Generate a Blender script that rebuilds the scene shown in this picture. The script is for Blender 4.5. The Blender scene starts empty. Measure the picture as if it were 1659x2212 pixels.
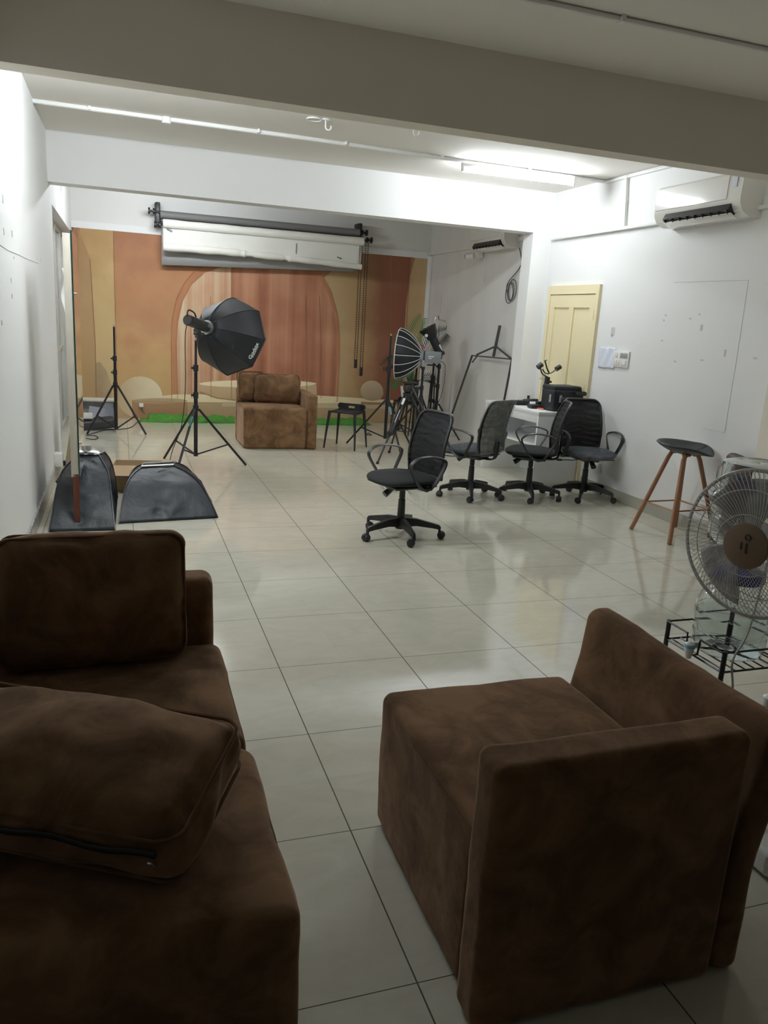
import bpy, bmesh, math, random
from mathutils import Vector, Matrix, noise, Euler
PI = math.pi
SC = bpy.context.scene
COL = SC.collection
random.seed(7)

# ------------------------------------------------------------------ camera
CAM = Vector((-0.6566, -1.4371, 1.5700)); YAW, PITCH, ROLL = 0.332541, -0.241695, 0.060764
FPX, W, H = 1675.59, 1659.0, 2212.0
_f = Vector((math.sin(YAW)*math.cos(PITCH), math.cos(YAW)*math.cos(PITCH), math.sin(PITCH)))
_r0 = Vector((math.cos(YAW), -math.sin(YAW), 0)); _u0 = _r0.cross(_f)
_r = math.cos(ROLL)*_r0 + math.sin(ROLL)*_u0; _u = -math.sin(ROLL)*_r0 + math.cos(ROLL)*_u0
cd = bpy.data.cameras.new('camera'); co = bpy.data.objects.new('camera', cd); COL.objects.link(co)
cd.sensor_fit = 'HORIZONTAL'; cd.sensor_width = 36.0; cd.lens = FPX*36.0/W; cd.clip_start = 0.02
co.matrix_world = Matrix(((_r.x, _u.x, -_f.x, CAM.x), (_r.y, _u.y, -_f.y, CAM.y), (_r.z, _u.z, -_f.z, CAM.z), (0, 0, 0, 1)))
SC.camera = co
def at(px, py, ax, v):
    """point where the sight line through a photo pixel meets the plane axis=v"""
    d = _f + _r*((px-W/2)/FPX) - _u*((py-H/2)/FPX)
    return CAM + d*((v-CAM[ax])/d[ax])

# ------------------------------------------------------------------ light and exposure
TUBE_STRENGTH = 165.0
wd = bpy.data.worlds.new('world'); SC.world = wd; wd.use_nodes = True
wd.node_tree.nodes['Background'].inputs[0].default_value = (0.8, 0.85, 1, 1)
wd.node_tree.nodes['Background'].inputs[1].default_value = 0.05
SC.view_settings.view_transform = 'Standard'; SC.view_settings.look = 'None'
SC.view_settings.gamma = 1.0; SC.view_settings.use_curve_mapping = False
SC.view_settings.exposure = 0.60
try:
    SC.cycles.use_denoising = True
    SC.cycles.max_bounces = 10; SC.cycles.diffuse_bounces = 6; SC.cycles.glossy_bounces = 6
    SC.cycles.transmission_bounces = 10; SC.cycles.transparent_max_bounces = 16
    SC.cycles.sample_clamp_indirect = 6.0
    SC.cycles.caustics_reflective = False; SC.cycles.caustics_refractive = False
except Exception:
    pass

# ------------------------------------------------------------------ materials
def newmat(name):
    m = bpy.data.materials.new(name); m.use_nodes = True
    nt = m.node_tree; b = nt.nodes['Principled BSDF']
    return m, nt, b
def mat(name, c, rough=0.6, metal=0.0, var=0.06, scale=8.0, bump=0.0, bscale=60.0, coat=0.0, spec=None, stretch=None):
    m, nt, b = newmat(name)
    tc = nt.nodes.new('ShaderNodeTexCoord'); mp = nt.nodes.new('ShaderNodeMapping')
    nt.links.new(tc.outputs['Object'], mp.inputs[0])
    if stretch: mp.inputs['Scale'].default_value = stretch
    n = nt.nodes.new('ShaderNodeTexNoise'); n.inputs['Scale'].default_value = scale; n.inputs['Detail'].default_value = 4
    nt.links.new(mp.outputs[0], n.inputs['Vector'])
    mx = nt.nodes.new('ShaderNodeMix'); mx.data_type = 'RGBA'
    a = tuple(max(0, x*(1-var)) for x in c); d = tuple(min(1, x*(1+var)) for x in c)
    mx.inputs[6].default_value = (*a, 1); mx.inputs[7].default_value = (*d, 1)
    nt.links.new(n.outputs['Fac'], mx.inputs[0]); nt.links.new(mx.outputs[2], b.inputs['Base Color'])
    b.inputs['Roughness'].default_value = rough; b.inputs['Metallic'].default_value = metal
    if spec is not None: b.inputs['Specular IOR Level'].default_value = spec
    if coat: b.inputs['Coat Weight'].default_value = coat; b.inputs['Coat Roughness'].default_value = 0.08
    if bump:
        n2 = nt.nodes.new('ShaderNodeTexNoise'); n2.inputs['Scale'].default_value = bscale; n2.inputs['Detail'].default_value = 3
        nt.links.new(mp.outputs[0], n2.inputs['Vector'])
        bp = nt.nodes.new('ShaderNodeBump'); bp.inputs['Strength'].default_value = bump; bp.inputs['Distance'].default_value = 0.01
        nt.links.new(n2.outputs['Fac'], bp.inputs['Height']); nt.links.new(bp.outputs[0], b.inputs['Normal'])
    return m
def suede(name, dark, light):
    m, nt, b = newmat(name)
    tc = nt.nodes.new('ShaderNodeTexCoord')
    n = nt.nodes.new('ShaderNodeTexNoise'); n.inputs['Scale'].default_value = 5.5; n.inputs['Detail'].default_value = 7; n.inputs['Roughness'].default_value = 0.62
    n.inputs['Distortion'].default_value = 0.6
    nt.links.new(tc.outputs['Object'], n.inputs['Vector'])
    r = nt.nodes.new('ShaderNodeValToRGB'); r.color_ramp.elements[0].position = 0.38; r.color_ramp.elements[1].position = 0.62
    r.color_ramp.elements[0].color = (*dark, 1); r.color_ramp.elements[1].color = (*light, 1)
    nt.links.new(n.outputs['Fac'], r.inputs[0]); nt.links.new(r.outputs[0], b.inputs['Base Color'])
    b.inputs['Roughness'].default_value = 0.92; b.inputs['Specular IOR Level'].default_value = 0.15
    b.inputs['Sheen Weight'].default_value = 0.55; b.inputs['Sheen Roughness'].default_value = 0.35
    b.inputs['Sheen Tint'].default_value = (0.75, 0.52, 0.36, 1)
    n2 = nt.nodes.new('ShaderNodeTexNoise'); n2.inputs['Scale'].default_value = 14; n2.inputs['Detail'].default_value = 6
    nt.links.new(tc.outputs['Object'], n2.inputs['Vector'])
    bp = nt.nodes.new('ShaderNodeBump'); bp.inputs['Strength'].default_value = 0.35; bp.inputs['Distance'].default_value = 0.012
    nt.links.new(n2.outputs['Fac'], bp.inputs['Height']); nt.links.new(bp.outputs[0], b.inputs['Normal'])
    return m
def glassy(name, col, alpha=0.35, rough=0.05):
    """thin film or thin-walled clear plastic: partly see-through, glossy"""
    m, nt, b = newmat(name)
    out = nt.nodes['Material Output']
    b.inputs['Base Color'].default_value = (*col, 1); b.inputs['Roughness'].default_value = rough
    tr = nt.nodes.new('ShaderNodeBsdfTransparent'); tr.inputs[0].default_value = (0.97, 0.98, 0.98, 1)
    tc = nt.nodes.new('ShaderNodeTexCoord'); n = nt.nodes.new('ShaderNodeTexNoise'); n.inputs['Scale'].default_value = 22
    nt.links.new(tc.outputs['Object'], n.inputs['Vector'])
    bp = nt.nodes.new('ShaderNodeBump'); bp.inputs['Strength'].default_value = 0.5; bp.inputs['Distance'].default_value = 0.02
    nt.links.new(n.outputs['Fac'], bp.inputs['Height']); nt.links.new(bp.outputs[0], b.inputs['Normal'])
    mr = nt.nodes.new('ShaderNodeMapRange'); mr.inputs[1].default_value = 0.3; mr.inputs[2].default_value = 0.7
    mr.inputs[3].default_value = max(0, alpha-0.12); mr.inputs[4].default_value = min(1, alpha+0.12)
    nt.links.new(n.outputs['Fac'], mr.inputs[0])
    mx = nt.nodes.new('ShaderNodeMixShader'); nt.links.new(mr.outputs[0], mx.inputs[0])
    nt.links.new(tr.outputs[0], mx.inputs[1]); nt.links.new(b.outputs[0], mx.inputs[2]); nt.links.new(mx.outputs[0], out.inputs[0])
    return m
def clear(name, col=(0.92, 0.97, 0.97), ior=1.2, rough=0.02):
    m, nt, b = newmat(name)
    b.inputs['Base Color'].default_value = (*col, 1); b.inputs['Roughness'].default_value = rough
    b.inputs['Transmission Weight'].default_value = 1.0; b.inputs['IOR'].default_value = ior
    tc = nt.nodes.new('ShaderNodeTexCoord'); n = nt.nodes.new('ShaderNodeTexNoise'); n.inputs['Scale'].default_value = 5
    nt.links.new(tc.outputs['Object'], n.inputs['Vector'])
    bp = nt.nodes.new('ShaderNodeBump'); bp.inputs['Strength'].default_value = 0.15; bp.inputs['Distance'].default_value = 0.01
    nt.links.new(n.outputs['Fac'], bp.inputs['Height']); nt.links.new(bp.outputs[0], b.inputs['Normal'])
    return m
def meshcloth(name, col, alpha):
    """woven net: holes let the background through, folds of the two layers give a wavy moire"""
    m, nt, b = newmat(name)
    out = nt.nodes['Material Output']
    b.inputs['Base Color'].default_value = (*col, 1); b.inputs['Roughness'].default_value = 0.75
    tc = nt.nodes.new('ShaderNodeTexCoord'); wv = nt.nodes.new('ShaderNodeTexWave'); wv.wave_type = 'RINGS'; wv.rings_direction = 'Y'
    wv.inputs['Scale'].default_value = 6; wv.inputs['Distortion'].default_value = 7; wv.inputs['Detail'].default_value = 1
    nt.links.new(tc.outputs['Object'], wv.inputs['Vector'])
    mr = nt.nodes.new('ShaderNodeMapRange'); mr.inputs[3].default_value = alpha-0.10; mr.inputs[4].default_value = min(1, alpha+0.10)
    nt.links.new(wv.outputs['Fac'], mr.inputs[0])
    tr = nt.nodes.new('ShaderNodeBsdfTransparent'); mx = nt.nodes.new('ShaderNodeMixShader')
    nt.links.new(mr.outputs[0], mx.inputs[0]); nt.links.new(tr.outputs[0], mx.inputs[1]); nt.links.new(b.outputs[0], mx.inputs[2])
    nt.links.new(mx.outputs[0], out.inputs[0])
    return m
def emis(name, col, s):
    m, nt, b = newmat(name)
    b.inputs['Base Color'].default_value = (0.9, 0.9, 0.9, 1)
    b.inputs['Emission Color'].default_value = (*col, 1); b.inputs['Emission Strength'].default_value = s
    return m

# floor: polished 600 mm tiles with dark joints and a faint vein
def floor_mat():
    m, nt, b = newmat('polished_tile'); N = nt.nodes; L = nt.links
    tc = N.new('ShaderNodeTexCoord'); sp = N.new('ShaderNodeSeparateXYZ'); L.new(tc.outputs['Object'], sp.inputs[0])
    def joint(axis):
        a = N.new('ShaderNodeMath'); a.operation = 'MULTIPLY'; a.inputs[1].default_value = 1/0.6; L.new(sp.outputs[axis], a.inputs[0])
        o = N.new('ShaderNodeMath'); o.operation = 'ADD'; o.inputs[1].default_value = 100.5; L.new(a.outputs[0], o.inputs[0])
        f = N.new('ShaderNodeMath'); f.operation = 'FRACT'; L.new(o.outputs[0], f.inputs[0])
        s = N.new('ShaderNodeMath'); s.operation = 'SUBTRACT'; s.inputs[1].default_value = 0.5; L.new(f.outputs[0], s.inputs[0])
        ab = N.new('ShaderNodeMath'); ab.operation = 'ABSOLUTE'; L.new(s.outputs[0], ab.inputs[0])
        g = N.new('ShaderNodeMath'); g.operation = 'LESS_THAN'; g.inputs[1].default_value = (0.0022 if axis == 0 else 0.0016)/0.6; L.new(ab.outputs[0], g.inputs[0])
        fl = N.new('ShaderNodeMath'); fl.operation = 'FLOOR'; L.new(o.outputs[0], fl.inputs[0])
        return g, fl
    gx, fx = joint(0); gy, fy = joint(1)
    mx = N.new('ShaderNodeMath'); mx.operation = 'MAXIMUM'; L.new(gx.outputs[0], mx.inputs[0]); L.new(gy.outputs[0], mx.inputs[1])
    cb = N.new('ShaderNodeCombineXYZ'); L.new(fx.outputs[0], cb.inputs[0]); L.new(fy.outputs[0], cb.inputs[1])
    wn = N.new('ShaderNodeTexWhiteNoise'); wn.noise_dimensions = '3D'; L.new(cb.outputs[0], wn.inputs['Vector'])
    va = N.new('ShaderNodeVectorMath'); va.operation = 'ADD'; L.new(tc.outputs['Object'], va.inputs[0]); L.new(wn.outputs['Color'], va.inputs[1])
    mp = N.new('ShaderNodeMapping'); mp.inputs['Scale'].default_value = (1.2, 2.6, 1); L.new(va.outputs[0], mp.inputs[0])
    n = N.new('ShaderNodeTexNoise'); n.inputs['Scale'].default_value = 3.0; n.inputs['Detail'].default_value = 8; n.inputs['Roughness'].default_value = 0.65; n.inputs['Distortion'].default_value = 1.2
    L.new(mp.outputs[0], n.inputs['Vector'])
    r = N.new('ShaderNodeValToRGB'); r.color_ramp.elements[0].position = 0.3; r.color_ramp.elements[1].position = 0.7
    r.color_ramp.elements[0].color = (0.585, 0.56, 0.455, 1); r.color_ramp.elements[1].color = (0.665, 0.645, 0.545, 1)
    L.new(n.outputs['Fac'], r.inputs[0])
    mc = N.new('ShaderNodeMix'); mc.data_type = 'RGBA'; L.new(mx.outputs[0], mc.inputs[0]); L.new(r.outputs[0], mc.inputs[6]); mc.inputs[7].default_value = (0.07, 0.06, 0.045, 1)
    L.new(mc.outputs[2], b.inputs['Base Color'])
    mr = N.new('ShaderNodeMapRange'); mr.inputs[3].default_value = 0.07; mr.inputs[4].default_value = 0.8; L.new(mx.outputs[0], mr.inputs[0])
    L.new(mr.outputs[0], b.inputs['Roughness'])
    b.inputs['Specular IOR Level'].default_value = 0.75
    return m

M = dict(
    floor=floor_mat(),
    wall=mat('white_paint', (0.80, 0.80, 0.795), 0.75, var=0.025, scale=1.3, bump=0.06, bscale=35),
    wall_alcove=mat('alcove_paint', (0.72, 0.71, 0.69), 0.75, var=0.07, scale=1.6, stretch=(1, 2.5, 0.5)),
    beam=mat('beam_paint', (0.77, 0.715, 0.63), 0.8, var=0.02, scale=1.5),
    ceil=mat('ceiling_paint', (0.80, 0.765, 0.715), 0.85, var=0.02, scale=1.5, bump=0.05, bscale=10),
    chip=mat('bare_plaster', (0.58, 0.585, 0.58), 0.9, var=0.3, scale=30),
    scuff=mat('pencil_line', (0.55, 0.55, 0.54), 0.9),
    skirt=mat('grey_skirting_tile', (0.42, 0.41, 0.35), 0.22, var=0.08, scale=3),
    crinkle=mat('silver_patterned_skirting', (0.5, 0.5, 0.5), 0.25, metal=0.5, var=1.0, scale=45, bump=1.0, bscale=30),
    cream=mat('cream_door_paint', (0.80, 0.71, 0.46), 0.5, var=0.03, scale=2),
    suede=suede('brown_suede', (0.108, 0.058, 0.028), (0.222, 0.128, 0.068)),
    suede_edge=suede('brown_suede_piping', (0.10, 0.055, 0.028), (0.15, 0.085, 0.045)),
    black=mat('black_metal', (0.012, 0.012, 0.013), 0.38, var=0.3),
    blackp=mat('black_plastic', (0.018, 0.019, 0.02), 0.42, var=0.2),
    armp=mat('black_satin_plastic', (0.03, 0.031, 0.034), 0.36, var=0.2),
    fabric=mat('black_seat_fabric', (0.013, 0.014, 0.016), 0.9, var=0.3, scale=120),
    nylon=mat('black_nylon', (0.012, 0.016, 0.022), 0.52, var=0.3, scale=6, bump=0.8, bscale=12),
    nylon_soft=mat('softbox_nylon', (0.010, 0.012, 0.016), 0.55, var=0.25, scale=6, bump=0.2, bscale=14),
    net=meshcloth('black_net', (0.010, 0.010, 0.012), 0.9),
    wrap=glassy('clear_plastic_wrap', (0.62, 0.65, 0.66), 0.25, 0.12),
    wrapback=glassy('cloudy_plastic_film', (0.50, 0.52, 0.52), 0.34, 0.15),
    wrapseat=glassy('shiny_plastic_wrap', (0.30, 0.34, 0.38), 0.20, 0.03),
    steel=mat('brushed_steel', (0.6, 0.6, 0.6), 0.3, metal=0.9),
    chrome=mat('chrome', (0.75, 0.75, 0.76), 0.12, metal=1.0),
    white=mat('white_plastic', (0.82, 0.82, 0.8), 0.3, var=0.02),
    whitegloss=mat('white_gloss_plastic', (0.80, 0.79, 0.75), 0.12, var=0.02, coat=0.6),
    desk=mat('white_laminate', (0.83, 0.84, 0.84), 0.3, var=0.02),
    grey=mat('grey_paint', (0.33, 0.34, 0.35), 0.45),
    lampgrey=mat('grey_anodised_case', (0.23, 0.245, 0.26), 0.4, var=0.05),
    greypaper=mat('grey_roller_paper', (0.36, 0.36, 0.36), 0.7, var=0.05),
    greyroll=mat('dark_grey_roll', (0.17, 0.165, 0.165), 0.6, var=0.05),
    whitepaper=mat('white_paper', (0.80, 0.79, 0.74), 0.7, var=0.05, scale=5, bump=0.2, bscale=6),
    paper=mat('sheet_paper', (0.72, 0.75, 0.85), 0.8, var=0.08, scale=14, bump=0.3, bscale=10),
    green=mat('green_screen_cloth', (0.065, 0.24, 0.028), 0.85, var=0.35, scale=18, bump=0.5, bscale=25),
    wood=mat('copper_brown_wood', (0.40, 0.20, 0.11), 0.42, var=0.2, scale=6, stretch=(6, 6, 0.6)),
    oakedge=mat('pale_wood_edge', (0.62, 0.58, 0.5), 0.6, var=0.1, scale=5, stretch=(8, 8, 0.5)),
    redwood=mat('reddish_wood', (0.12, 0.028, 0.014), 0.4, var=0.2, scale=8),
    card=mat('brown_cardboard', (0.46, 0.33, 0.20), 0.85, var=0.1),
    cardin=mat('brown_cardboard_dull', (0.36, 0.27, 0.18), 0.85, var=0.1),
    leaf=mat('palm_leaf', (0.06, 0.20, 0.065), 0.5, var=0.4, scale=9),
    leafdark=mat('dark_palm_leaf', (0.015, 0.035, 0.02), 0.5, var=0.4, scale=9),
    pink=mat('pink_petal', (0.6, 0.2, 0.2), 0.7),
    orange=mat('orange_strap', (0.9, 0.2, 0.1), 0.6),
    blue=mat('blue_cap', (0.03, 0.06, 0.35), 0.35),
    skyblue=mat('blue_sticker', (0.25, 0.6, 0.8), 0.4),
    brownhub=mat('bronze_hub', (0.28, 0.20, 0.13), 0.42, var=0.04),
    darkmark=mat('dark_print', (0.05, 0.035, 0.03), 0.6),
    wire=mat('white_wire', (0.62, 0.60, 0.59), 0.35, var=0.05),
    blade=glassy('smoky_fan_blade', (0.36, 0.35, 0.35), 0.62, 0.2),
    jar=clear('clear_jar_plastic', (0.93, 0.97, 0.97), 1.45, 0.02),
    glassedge=mat('green_glass_edge', (0.015, 0.06, 0.05), 0.15),
    mirror=mat('mirror_silvering', (0.85, 0.88, 0.86), 0.03, metal=1.0, var=0.01),
    frost=mat('frosted_window_pane', (0.42, 0.43, 0.43), 0.25, var=0.05, scale=1.5),
    alu=mat('aluminium_frame', (0.62, 0.62, 0.58), 0.4, metal=0.3),
    darkgrey=mat('dark_grey_metal', (0.06, 0.06, 0.06), 0.45),
    greybox=mat('dark_grey_vinyl', (0.05, 0.05, 0.052), 0.5, var=0.3),
    curtain=mat('white_tie_cloth', (0.8, 0.8, 0.76), 0.8),
    leather=mat('dark_brown_leather', (0.05, 0.028, 0.022), 0.5),
    tube=emis('lit_tube', (0.88, 0.95, 1.0), TUBE_STRENGTH),
    tube_dim=emis('lit_tube_weaker', (0.88, 0.95, 1.0), TUBE_STRENGTH*0.66),  # same tube at lower strength, to even out brightness across the room
    dim=mat('darkened_front_wall', (0.06, 0.055, 0.05), 0.8),  # unseen wall coloured near black to cut bounce light on the foreground
)

# ------------------------------------------------------------------ mesh helpers
class MB:
    def __init__(s): s.v = []; s.f = []; s.mi = []; s.m = 0
    def add(s, vs, fs):
        k = len(s.v); s.v += [tuple(v) for v in vs]; s.f += [tuple(i+k for i in f) for f in fs]; s.mi += [s.m]*len(fs); return s
    def box(s, c, size, rot=None, bev=0.0, seg=2):
        bm = bmesh.new(); bmesh.ops.create_cube(bm, size=1.0)
        for v in bm.verts: v.co = Vector((v.co.x*size[0], v.co.y*size[1], v.co.z*size[2]))
        if bev: bmesh.ops.bevel(bm, geom=bm.edges[:], offset=min(bev, min(size)*0.49), segments=seg, profile=0.5, affect='EDGES')
        R = (rot if isinstance(rot, Matrix) else Euler(rot).to_matrix()) if rot is not None else Matrix.Identity(3)
        c = Vector(c); bm.verts.index_update()
        s.add([R @ v.co + c for v in bm.verts], [[v.index for v in f.verts] for f in bm.faces]); bm.free(); return s
    def cyl(s, a, b, r0, r1=None, n=12, caps=True):
        a = Vector(a); b = Vector(b); r1 = r0 if r1 is None else r1
        z = (b-a).normalized(); x = z.orthogonal().normalized(); y = z.cross(x)
        vs = []
        for p, r in ((a, r0), (b, r1)):
            for i in range(n): t = 2*PI*i/n; vs.append(p + x*(r*math.cos(t)) + y*(r*math.sin(t)))
        fs = [(i, (i+1) % n, n+(i+1) % n, n+i) for i in range(n)]
        if caps: fs += [tuple(reversed(range(n))), tuple(range(n, 2*n))]
        return s.add(vs, fs)
    def tube(s, pts, r, n=8, closed=False, flat=None, ref=None):
        """sweep; r scalar or list; flat=(a,b) half sizes of an elliptic section, a along ref"""
        P = [Vector(p) for p in pts]; m = len(P); vs = []; prev = None
        for i in range(m):
            if closed: t = P[(i+1) % m] - P[i-1]
            else: t = P[min(i+1, m-1)] - P[max(i-1, 0)]
            t.normalize()
            if ref is not None: x = Vector(ref) - t*Vector(ref).dot(t)
            elif prev is None: x = t.orthogonal()
            else: x = prev - t*prev.dot(t)
            if x.length < 1e-6: x = t.orthogonal()
            x.normalize(); prev = x; y = t.cross(x)
            ri = r[i] if isinstance(r, (list, tuple)) else r
            a, b = flat if flat else (ri, ri)
            for k in range(n): q = 2*PI*k/n; vs.append(P[i] + x*(a*math.cos(q)) + y*(b*math.sin(q)))
        fs = []
        for i in range(m if closed else m-1):
            j = (i+1) % m
            for k in range(n): l = (k+1) % n; fs.append((i*n+k, i*n+l, j*n+l, j*n+k))
        if not closed: fs += [tuple(reversed(range(n))), tuple(range((m-1)*n, m*n))]
        return s.add(vs, fs)
    def lathe(s, prof, n=24, c=(0, 0, 0), rot=None, closed=False):
        R = rot if rot is not None else Matrix.Identity(3); c = Vector(c); vs = []; m = len(prof)
        for r, z in prof:
            for k in range(n): q = 2*PI*k/n; vs.append(R @ Vector((r*math.cos(q), r*math.sin(q), z)) + c)
        fs = []
        for i in range(m if closed else m-1):
            j = (i+1) % m
            for k in range(n): l = (k+1) % n; fs.append((i*n+k, i*n+l, j*n+l, j*n+k))
        if not closed:
            if prof[0][0] > 1e-5: fs.append(tuple(reversed(range(n))))
            if prof[-1][0] > 1e-5: fs.append(tuple(range((m-1)*n, m*n)))
        return s.add(vs, fs)
    def poly(s, pts): return s.add(pts, [tuple(range(len(pts)))])
    def prism(s, pts, off):
        n = len(pts); o = Vector(off); P = [Vector(p) for p in pts]
        return s.add(P+[p+o for p in P], [tuple(range(n)), tuple(reversed(range(n, 2*n)))]+[(i, n+i, n+(i+1) % n, (i+1) % n) for i in range(n)])
    def grid(s, fn, nu, nv, thick=None):
        vs = [fn(i/nu, j/nv) for j in range(nv+1) for i in range(nu+1)]
        return s.add(vs, [(j*(nu+1)+i, j*(nu+1)+i+1, (j+1)*(nu+1)+i+1, (j+1)*(nu+1)+i) for j in range(nv) for i in range(nu)])
    def soft(s, c, size, r=0.04, n=9, bulge=(0, 0, 0), wob=0.0, ws=5.0, seed=0, rot=None, shape=None):
        """padded block: rounded box, faces may bulge, surface slightly uneven"""
        hx = [d/2 for d in size]; r = min(r, min(hx)*0.98)
        tans = [math.tan(a*PI/180)*r for a in (11.25, 22.5, 33.75, 45)]
        cs = []
        for h in hx:
            k = max(2, int(n)); inner = [-(h-r)+2*(h-r)*i/k for i in range(k+1)]
            cs.append([-(h-r)-t for t in reversed(tans)]+inner+[(h-r)+t for t in tans])
        bm = bmesh.new(); vm = {}
        def V(p):
            key = tuple(round(x, 6) for x in p)
            if key in vm: return vm[key]
            q = Vector([max(-(h-r), min(h-r, x)) for x, h in zip(p, hx)])
            d = Vector(p)-q; nn = d.normalized() if d.length > 1e-9 else Vector((0, 0, 1))
            o = q+nn*r
            for ax in range(3):
                if bulge[ax]:
                    a, b = [i for i in range(3) if i != ax]
                    o[ax] += (1 if p[ax] > 0 else -1)*abs(p[ax]/hx[ax])*bulge[ax]*max(0, 1-(p[a]/hx[a])**2)*max(0, 1-(p[b]/hx[b])**2)
            if wob:
                o += nn*(noise.fractal(o*ws+Vector((seed*3.1, seed*1.7, seed)), 1.0, 2.0, 3)*wob)
            if shape: o = shape(o)
            vm[key] = bm.verts.new(o); return vm[key]
        for ax in range(3):
            a, b = [i for i in range(3) if i != ax]
            for sg in (-1, 1):
                A, B = cs[a], cs[b]
                for i in range(len(A)-1):
                    for j in range(len(B)-1):
                        quad = []
                        for u, w in ((A[i], B[j]), (A[i+1], B[j]), (A[i+1], B[j+1]), (A[i], B[j+1])):
                            p = [0, 0, 0]; p[ax] = sg*hx[ax]; p[a] = u; p[b] = w; quad.append(V(p))
                        if (sg > 0) != (ax == 1): pass
                        else: quad.reverse()
                        try: bm.faces.new(quad)
                        except ValueError: pass
        bm.verts.index_update()
        R = (rot if isinstance(rot, Matrix) else Euler(rot).to_matrix()) if rot is not None else Matrix.Identity(3)
        c = Vector(c)
        s.add([R @ v.co + c for v in bm.verts], [[v.index for v in f.verts] for f in bm.faces]); bm.free(); return s
    def build(s, name, m, parent=None, smooth=True, loc=None, ang=38):
        me = bpy.data.meshes.new(name); me.from_pydata([tuple(v) for v in s.v], [], s.f)
        ms = m if isinstance(m, (list, tuple)) else [m]
        for x in ms: me.materials.append(x)
        me.polygons.foreach_set('material_index', s.mi)
        me.update()
        bm = bmesh.new(); bm.from_mesh(me); bmesh.ops.recalc_face_normals(bm, faces=bm.faces[:]); bm.to_mesh(me); bm.free()
        if smooth:
            me.polygons.foreach_set('use_smooth', [True]*len(me.polygons))
            try: me.set_sharp_from_angle(angle=math.radians(ang))
            except Exception: pass
        o = bpy.data.objects.new(name, me); COL.objects.link(o)
        if parent is not None: o.parent = parent
        if loc is not None: o.location = loc
        return o
def thing(name, label, cat, loc=(0, 0, 0), rz=0.0, group=None, rot=None):
    o = bpy.data.objects.new(name, None); COL.objects.link(o); o.empty_display_size = 0.1
    o.location = loc; o.rotation_euler = rot if rot is not None else (0, 0, rz)
    return tag(o, label, cat, group)
def tag(o, label, cat, group=None):
    o['label'] = label; o['category'] = cat
    if group: o['group'] = group
    return o
def struct(name, mb, m, **k):
    o = mb.build(name, m, **k); o['kind'] = 'structure'; return o
def copy_tree(o, parent=None):
    c = o.copy(); COL.objects.link(c)
    if parent is not None: c.parent = parent
    for ch in list(o.children): copy_tree(ch, c)
    return c
def V(*a): return Vector(a)
def arc(c, r, a0, a1, n, ax=(1, 0, 0), ay=(0, 0, 1)):
    c = Vector(c); ax = Vector(ax); ay = Vector(ay)
    return [c+ax*(r*math.cos(a0+(a1-a0)*i/n))+ay*(r*math.sin(a0+(a1-a0)*i/n)) for i in range(n+1)]
def smoothpts(pts, k=6):
    P = [Vector(p) for p in pts]; out = []
    for i in range(len(P)-1):
        p0 = P[max(i-1, 0)]; p1 = P[i]; p2 = P[i+1]; p3 = P[min(i+2, len(P)-1)]
        for j in range(k):
            t = j/k; out.append(0.5*((2*p1)+(p2-p0)*t+(2*p0-5*p1+4*p2-p3)*t*t+(3*p1-p0-3*p2+p3)*t**3))
    out.append(P[-1]); return out
def frame_to(d, up=(0, 0, 1)):
    """matrix whose z axis is d"""
    z = Vector(d).normalized(); x = Vector(up).cross(z)
    if x.length < 1e-5: x = Vector((1, 0, 0))
    x.normalize(); y = z.cross(x)
    return Matrix(((x.x, y.x, z.x), (x.y, y.y, z.y), (x.z, y.z, z.z)))

# ================================================================== ROOM
XL, XR, YB, YN, ZC = -1.25, 3.88, 10.25, -3.6, 3.03
Y1, Y1b, ZB = 2.87, 3.02, 2.615       # near beam
Y2, Y2b = 6.60, 6.82                  # far beam
struct('floor', MB().box(((XL+XR)/2, (YN+YB)/2, -0.05), (XR-XL+0.9, YB-YN+0.4, 0.1)), M['floor'], smooth=False)
struct('ceiling', MB().box(((XL+XR)/2, (YN+YB)/2, ZC+0.05), (XR-XL+0.9, YB-YN+0.4, 0.1)), M['ceil'], smooth=False)
wl = MB()
wl.box((XL-0.1, (YN+6.93)/2, ZC/2), (0.2, 6.93-YN, ZC)); wl.box((XL-0.1, (6.93+YB)/2, (2.45+ZC)/2), (0.2, YB-6.93, ZC-2.45))
wl.m = 1
for px, py, w, h in ((6, 430, 6, 16), (8, 500, 5, 14), (26, 505, 7, 12), (24, 606, 3, 10), (26, 640, 6, 10), (4, 697, 8, 10), (80, 560, 3, 8), (87, 562, 3, 8), (30, 557, 3, 5)):
    p = at(px, py, 0, XL); k = 0.0006*(p-CAM).length
    wl.box((XL+0.0008, p.y, p.z), (0.0016, w*k*2.2, h*k*0.9))
wl.m = 2
pts = [at(x, y, 0, XL+0.001) for x, y in ((0, 529), (18, 541), (40, 550), (60, 560), (84, 569))]
for a, b in zip(pts, pts[1:]): wl.cyl(a, b, 0.0018, n=5)
struct('wall_left', wl, [M['wall'], M['chip'], M['scuff']], smooth=False)
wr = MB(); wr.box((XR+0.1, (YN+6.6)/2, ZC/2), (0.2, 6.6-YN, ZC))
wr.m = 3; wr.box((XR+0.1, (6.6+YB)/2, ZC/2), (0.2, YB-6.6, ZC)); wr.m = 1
for px, py, w, h in ((1324, 716, 8, 16), (1322, 726, 4, 5), (1515, 708, 4, 12), (1438, 681, 4, 3), (1434, 692, 3, 3), (1491, 688, 4, 3), (1511, 679, 3, 3), (1430, 736, 3, 4), (1566, 763, 3, 14), (1516, 778, 6, 3), (1632, 774, 7, 3), (1458, 781, 5, 3)):
    p = at(px, py, 0, XR); k = (p-CAM).length/FPX
    wr.box((XR-0.0008, p.y, p.z), (0.0016, w*k*1.5, h*k), bev=0.0)
wr.m = 2
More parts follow.
